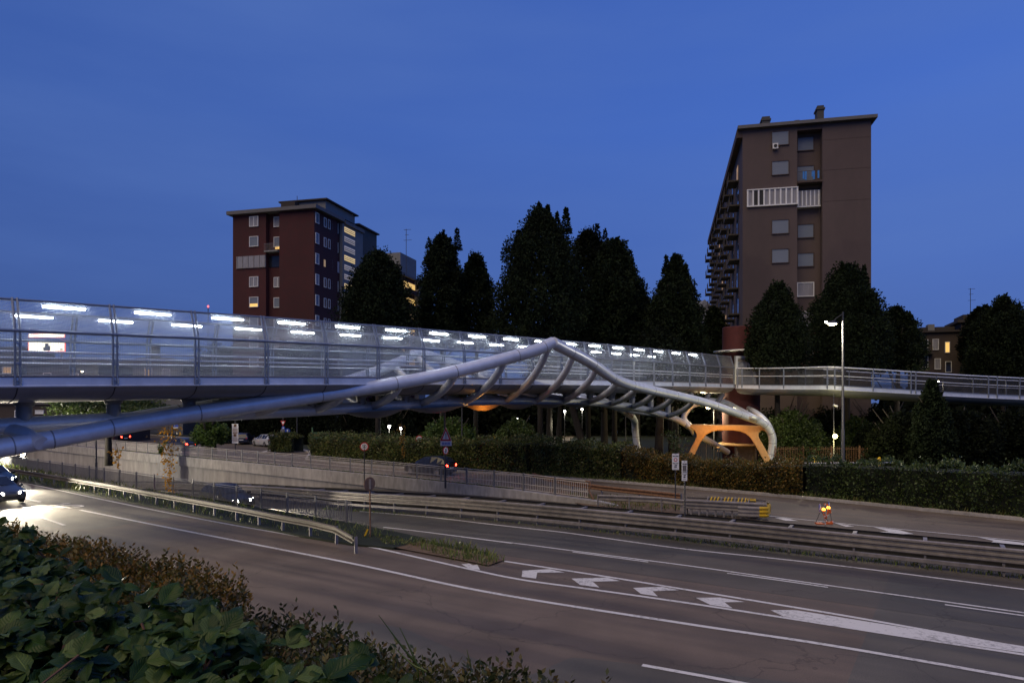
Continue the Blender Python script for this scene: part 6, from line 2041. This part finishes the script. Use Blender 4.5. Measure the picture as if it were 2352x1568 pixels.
# ------------------------------------------------------------------ street lighting
def street_lamp(label, x, ybase, ytop, Y, zbase, arm=None, r0=.09, name='street_lamp', mt='pole', head=None, energy=0, col=(1, .86, .6), glow_m='lamp_glow', lens_r=.13):
    top = at(x, ytop, Y); foot = V(top.x, Y, zbase)
    r = thing(name, label, 'street lamp' if name == 'street_lamp' else name.replace('_', ' '), foot)
    MB().tube([foot, foot + (top - foot) * .35, foot + (top - foot) * .352, top], [r0, r0 * .95, r0 * .72, r0 * .5], 10).build('pole', M[mt], r, smooth=True, angle=60)
    if head:
        hx, hy = head
        q = at(hx, hy, Y)
        MB().tube([top - UP * .15, top * .4 + q * .6 + UP * .1, q + UP * .16], .035, 7).build('arm', M[mt], r)
        hd = MB().lathe(q + UP * .06, [(lens_r * 1.5, 0), (lens_r * 1.5, .07), (lens_r * .8, .16), (.03, .2)], 14).build('lamp_head', M['pole'], r, smooth=True)
        MB().lathe(q - UP * .06, [(.03, 0), (lens_r * .85, .03), (lens_r * 1.1, .115)], 14).build('lens', M[glow_m], hd)
        if energy: lamp('lamp_light', 'POINT', q - UP * .3 - V(.25, .1, 0), energy, col, r, .12)
    return r


sl_ = street_lamp('tall street lamp with bright bare light before the brown tower', 1936, 1062, 716, 50, -1, head=(1912, 745), energy=2400, col=(1, .90, .68), r0=.13, lens_r=.27)
q = at(1897, 741, 50)
MB().lathe(q, [(.02, 0), (.07, .03), (.08, .1)], 10).build('side_lamp', M['park_glow'], sl_)
MB().tube([at(1912, 743, 50) + UP * .12, q + UP * .12], .02, 5).build('arm', M['pole'], sl_)
g_ = street_lamp('slim pole with a glowing yellow globe below the ramp', 1915, 1060, 905, 58, -1, r0=.06)
q = at(1918, 1001.5, 57.8)
MB().tube([q + V(0, .2, -.05), q + V(-.02, 0, -.02)], .03, 6).build('bracket', M['pole_dark'], g_)
MB().lathe(q - UP * .2, [(.03, 0), (.13, .06), (.2, .2), (.13, .34), (.03, .4)], 16).build('globe', M['globe_glow'], g_, smooth=True)
lamp('globe_light', 'POINT', q + V(.0, -.35, 0), 600, (1, .85, .35), g_, .2)
q = at(1919, 1011 - 80, 57.9); MB().box(q, (.35, .15, .13), V(.9, 0, -.4).normalized(), V(0, 1, 0), V(.4, 0, .9).normalized()).build('camera_head', M['white'], g_)
street_lamp('plain grey pole right of the warning sign, top meeting the bridge tube', 1061, 1056, 936, 58, -.5, r0=.10)
street_lamp('thin grey pole in front of the dark park trees', 1437, 1045, 900, 72, -1, r0=.08)
street_lamp('dark pole between the clipped hedges, right of give-way sign', 682, 1046, 935, 76, 0, r0=.09, mt='pole_dark')
street_lamp('dark pole on the grass verge below the big tube at left', 221, 1102, 985, 49, .05, r0=.09, mt='pole_dark')
street_lamp('street lamp glowing between the arch tubes at the portal leg', 1640, 1060, 915, 74, -1, head=(1627, 937), energy=1500, col=(1, .86, .5), lens_r=.2)
street_lamp('street lamp shining behind the thin sapling at the ramp', 2166, 1060, 860, 72, -1, head=(2155, 876), energy=300, col=(1, .85, .55), lens_r=.09)
street_lamp('distant street lamp seen through the bridge mesh at far left', 197, 1000, 842, 96, 0, head=(189, 853), energy=250, lens_r=.12)
street_lamp('distant street lamp seen through the mesh below the red block', 660, 1000, 838, 110, 0, head=(652, 846), energy=200, lens_r=.12)
# low wall lamp at the left end of the verge railing
q = at(52, 1044, 59)
wl = thing('verge_lamp', 'low bright lamp at the left edge above the verge railing', 'lamp', V(q.x, q.y, .05))
MB().tube([V(q.x, q.y, .05), q - UP * .1], .04, 6).build('post', M['pole_dark'], wl)
MB().lathe(q - UP * .12, [(.04, 0), (.15, .06), (.16, .2), (.05, .27)], 12).build('lens', M['lamp_glow'], wl)
lamp('verge_light', 'POINT', q + V(.3, -.3, .5), 3600, (1, .92, .74), wl, .15)
# park lanterns
first = None
for lab, x, y, Y in (('park lantern beside the winding footpath', 1283, 969, 92), ('park lantern glowing at the left among dark park trees', 894, 979, 88), ('park lantern just right of the leftmost park light', 921, 983, 84),
                     ('distant park lantern high under the bridge tube', 1297, 944, 112), ('farthest park lantern above the footpath, near the bridge tube', 1337, 939, 116), ('faint park lantern behind the grey-green park tree', 1188, 962, 104)):
    q = at(x, y, Y)
    if first is None:
        first = thing('park_lantern', lab, 'park lantern', V(q.x, q.y, q.z - 3.6), 'park lanterns')
        b_ = V(q.x, q.y, q.z - 3.6)
        MB().tube([b_ - UP * 1.5, b_ + UP * 3.45], .05, 7).build('pole', M['pole_dark'], first)
        MB().lathe(b_ + UP * 3.72, [(.26, 0), (.2, .08), (.06, .2)], 12).build('hood', M['pole_dark'], first)
        MB().lathe(b_ + UP * 3.42, [(.06, 0), (.16, .06), (.17, .26), (.12, .3)], 12).build('lantern', M['park_glow'], first)
        L_ = first
    else:
        L_ = dup(first, V(q.x, q.y, q.z - 3.6), 0, lab)
    lamp('lantern_light', 'POINT', q - V(0, .3, .35), 160, (1, .96, .78), None, .15).parent = L_
    for ch in L_.children:
        if ch.type == 'LIGHT': ch.location = V(0, -.3, 3.25)

# fence by the lift
def iron_fence(label, xa, xb, Y, ztop, zb, step=.16, m='rust'):
    a, b = at(xa, 912, Y), at(xb, 912, Y); a.z = b.z = zb
    r = thing('iron_fence', label, 'fence', a)
    n_ = int((b - a).length / step); pk = MB()
    for i in range(n_):
        p = a + (b - a) * (i / n_); pk.box(p + UP * (ztop - zb) / 2, (.025, .025, ztop - zb))
    pk.build('pickets', M[m], r)
    rl_ = MB()
    for z in (zb + .2, ztop - .2): rl_.tube([a + UP * (z - zb), b + UP * (z - zb)], .025, 5)
    rl_.build('rail', M[m], r)
    for i in range(0, int((b - a).length / 2.6) + 1):
        p = a + (b - a) * min(1, (i * 2.6 / (b - a).length)); MB().box(p + UP * (ztop - zb + .1) / 2, (.08, .08, ztop - zb + .1)).build('post', M[m], r)


iron_fence('rusty picket fence below the ramp, right of the lift tower', 1780, 2212, 63, 1.45, -1.1)
iron_fence('dark picket fence before the park, left of the portal leg', 1560, 1650, 66, 1.5, -1.1, m='pole_dark')
a, b = at(1728, 1064, 46), at(2075, 1062, 49)
hr_ = thing('handrail', 'low pinkish handrail just behind the dark hedge, under the portal foot', 'handrail', V(a.x, a.y, a.z - 1.0))
MB().tube([a, (a + b) / 2, b], .05, 8).build('rail', M['rail_light'], hr_, smooth=True)
for k in range(6):
    p = a + (b - a) * (k / 5); MB().tube([p, p - UP * 1.3], .035, 6).build('post', M['rail_paint'], hr_)
# green gate frame by the parked cars
a = at(745, 1010, 86); a.z = 0
gt = thing('garden_gate', 'green metal gate frame behind the clipped hedge at left', 'gate', a)
m = MB()
for dx in (-1.5, 1.4): m.box(a + V(dx, 0, 1.1), (.16, .16, 2.2))
m.box(a + V(0, 0, 1.55), (2.9, .08, .1)); m.box(a + V(0, 0, .9), (2.9, .08, .08)); m.box(a + V(0, .06, .8), (2.8, .03, 1.5))
m.build('frame', M['green_paint'], gt)


# ------------------------------------------------------------------ cars
def carpaint(name, col):
    m, nt, b = nmat(name)
    no = nt.nodes.new('ShaderNodeTexNoise'); no.inputs['Scale'].default_value = 2.2
    mr = nt.nodes.new('ShaderNodeMapRange'); mr.inputs['To Min'].default_value = .25; mr.inputs['To Max'].default_value = .42
    nt.links.new(no.outputs['Fac'], mr.inputs['Value']); nt.links.new(mr.outputs['Result'], b.inputs['Roughness'])
    b.inputs['Base Color'].default_value = (*col, 1); b.inputs['Metallic'].default_value = .35
    b.inputs['Coat Weight'].default_value = .6; b.inputs['Coat Roughness'].default_value = .08
    return m


STN = [(2.03, .34, .50, .56, .60, .52), (1.93, .24, .60, .70, .76, .62), (1.6, .20, .74, .82, .83, .68), (.98, .19, .86, .95, .86, .72),
       (.10, .19, .91, 1.41, .865, .58), (-.55, .19, .92, 1.46, .865, .59), (-1.2, .19, .94, 1.42, .86, .57), (-1.62, .22, .96, 1.28, .84, .57), (-1.93, .26, .93, .98, .80, .66), (-2.02, .38, .70, .84, .74, .62)]


def make_car(label, paint, loc, rot, lights, group=None):
    """built pointing along +x at the origin, then set down"""
    r = thing('car', label, 'car', V(0, 0, 0), group)
    n = 6
    vs, fs = [], []
    for x, zb, zbelt, zt, w, wt in STN:
        half = [(0, zb), (w * .94, zb), (w, zb + .18), (w * .985, zbelt), (wt, zt), (0, zt + .03)]
        ring = [(x, y, z) for y, z in half] + [(x, -y, z) for y, z in half[-2:0:-1]]
        vs += [V(*p) for p in ring]
    k = 10
    for i in range(len(STN) - 1):
        for j in range(k):
            a, b = i * k + j, i * k + (j + 1) % k
            fs.append((a, b, b + k, a + k))
    fs.append(tuple(range(k))); fs.append(tuple((len(STN) - 1) * k + j for j in range(k - 1, -1, -1)))
    m = MB(); m.add(vs, fs); body = m.build('body', paint, r, smooth=True, angle=32)
    g_ = MB()

    def pt(i, j): return vs[i * k + j]

    def pane(a, b, c, d, off):
        cen = (a + b + c + d) / 4
        nn = (b - a).cross(d - a).normalized()
        if nn.dot(cen - V(0, 0, .7)) < 0: nn = -nn
        q = [cen + (p - cen) * .86 + nn * off for p in (a, b, c, d)]
        g_.add(q, [(0, 1, 2, 3)])
    for jj in ((3, 4), (7, 6)):
        for i in (4, 5): pane(pt(i, jj[0]), pt(i + 1, jj[0]), pt(i + 1, jj[1]), pt(i, jj[1]), .018)
        a = pt(3, jj[0]); pane(a + (pt(4, jj[0]) - a) * .4, pt(4, jj[0]), pt(4, jj[1]), a + (pt(4, jj[1]) - a) * .55, .018)
        pane(pt(6, jj[0]), pt(7, jj[0]), pt(7, jj[1]), pt(6, jj[1]), .018)
    for i in (3, 7):
        for (j0, j1) in ((4, 5), (6, 5)): pass
        a, b, c, d = pt(i, 4), pt(i, 6), pt(i + 1, 6), pt(i + 1, 4)
        pane(a + UP * .03, b + UP * .03, c + UP * .03, d + UP * .03, .02)
    g_.build('windows', M['dark_glass'], r)
    for sx in (1.27, -1.27):
        for sy in (.78, -.78):
            wh = MB().tube([V(sx, sy - .11, .31), V(sx, sy - .08, .31), V(sx, sy + .08, .31), V(sx, sy + .11, .31)], [.27, .315, .315, .27], 18).build('wheel', M['rubber'], r, smooth=True, angle=40)
            q = V(sx, sy + (.112 if sy > 0 else -.112), .31)
            MB().disc(q, .19, V(1, 0, 0), UP, .01 if sy < 0 else -.01, 14).build('rim', M['chrome'], wh)
    for sy in (1, -1):
        h = MB().prism([V(1.99, sy * .36, .58), V(1.86, sy * .66, .60), V(1.78, sy * .69, .72), V(1.92, sy * .38, .70)], V(.06, 0, .0))
        h.build('headlight', M['head_glow'] if lights == 'head' else M['chrome'], r)
        t_ = MB().prism([V(-2.0, sy * .50, .72), V(-1.96, sy * .70, .74), V(-1.94, sy * .70, .90), V(-1.99, sy * .52, .88)], V(-.05, 0, 0))
        t_.build('tail_light', M['tail_glow'] if lights else M['red_paint'], r)
        MB().box(V(.85, sy * .95, .95), (.12, .18, .12)).build('mirror', paint, r)
    pl_ = MB(); pl_.box(V(-2.04, 0, .62), (.015, .5, .11)); pl_.build('number_plate', M['white'], r)
    MB().box(V(2.03, 0, .42), (.03, .9, .12)).build('grille', M['black'], r)
    if lights == 'head':
        for sy in (.5, -.5):
            lamp('headlight_beam', 'SPOT', V(2.12, sy, .66), 5200, (1, .88, .66), r, .06, aim=V(24, sy * 1.3 - 1.0, .0), spot=58, blend=1.0)
    r.location = loc; r.rotation_euler = (0, 0, rot)
    LOC[r.name] = Vector(loc)
    return r


HEAD_R = math.atan2(E.y, E.x)
silver, darkb, grey_, black_, white_ = carpaint('silver_paint', (.55, .56, .58)), carpaint('navy_paint', (.02, .03, .07)), carpaint('grey_paint', (.22, .23, .24)), carpaint('black_paint', (.015, .015, .018)), carpaint('charcoal_paint', (.06, .06, .065))
q = at(610, 1026, 84); q.z = .02
make_car('silver parked hatchback facing left beside the clipped hedge', silver, q, math.radians(138), None)
q = at(516, 1022, 90); q.z = .02
make_car('grey parked car half hidden by the small street tree', grey_, q, math.radians(110), None)
q = at(562, 1024, 88); q.z = .02
make_car('dark blue parked car just right of the panel sign', darkb, q, math.radians(100), None)
# traffic, at rest where the photo records its lamps
def onroad(s, t, z=None): return rs(s, t, (zg(s, t) if z is None else z) + .015)


back = math.atan2(-E.y, -E.x)
make_car('dark car with lit red tail lamps, farthest left on the far road', black_, onroad(-92, 50), back + .12, 'tail')
make_car('charcoal car with red tail lamps on the far road, nearing the street tree', white_, onroad(-72, 46.2), back + .08, 'tail')
make_car('black car with red tail lamps passing the long green hedge', black_, onroad(-33, 42.0), back + .02, 'tail')
make_car('dark car with glaring headlights close to the weathered guardrail, cut by the left edge', black_, onroad(-53.5, 20.9), HEAD_R, 'head')
make_car('charcoal car with bright headlights, nearest to the copper hedge at the left edge', white_, onroad(-45.6, 18.0), HEAD_R, 'head')
make_car('dark car with headlights on, climbing from the sunken road', black_, onroad(-37, 26.9), HEAD_R - .13, 'head')
# orange lamps that wash the portal and one dished panel (lit in the photo)
ps = at(1650, 1030, 61.0)
pf = thing('uplight', 'small orange floodlight on a stake aimed at the portal leg', 'floodlight', V(ps.x, ps.y, -1.0))
MB().tube([V(ps.x, ps.y, -1.0), ps - UP * .1], .03, 6).build('stake', M['pole_dark'], pf)
MB().box(ps, (.3, .2, .2)).build('housing', M['pole_dark'], pf)
MB().box(ps + V(0, .11, .04), (.24, .02, .14)).build('lens', M['orange_glow'], pf)
lamp('uplight_beam', 'SPOT', ps + V(0, .16, .1), 620, (1, .45, .07), pf, .1, aim=at(1650, 978, 64.5), spot=140, blend=1.0)
p_ = pick(chord, X2(960)) - UP * 1.1 - A * .6
lamp('dish_light', 'POINT', p_, 25, (1, .45, .08), fb, .1)
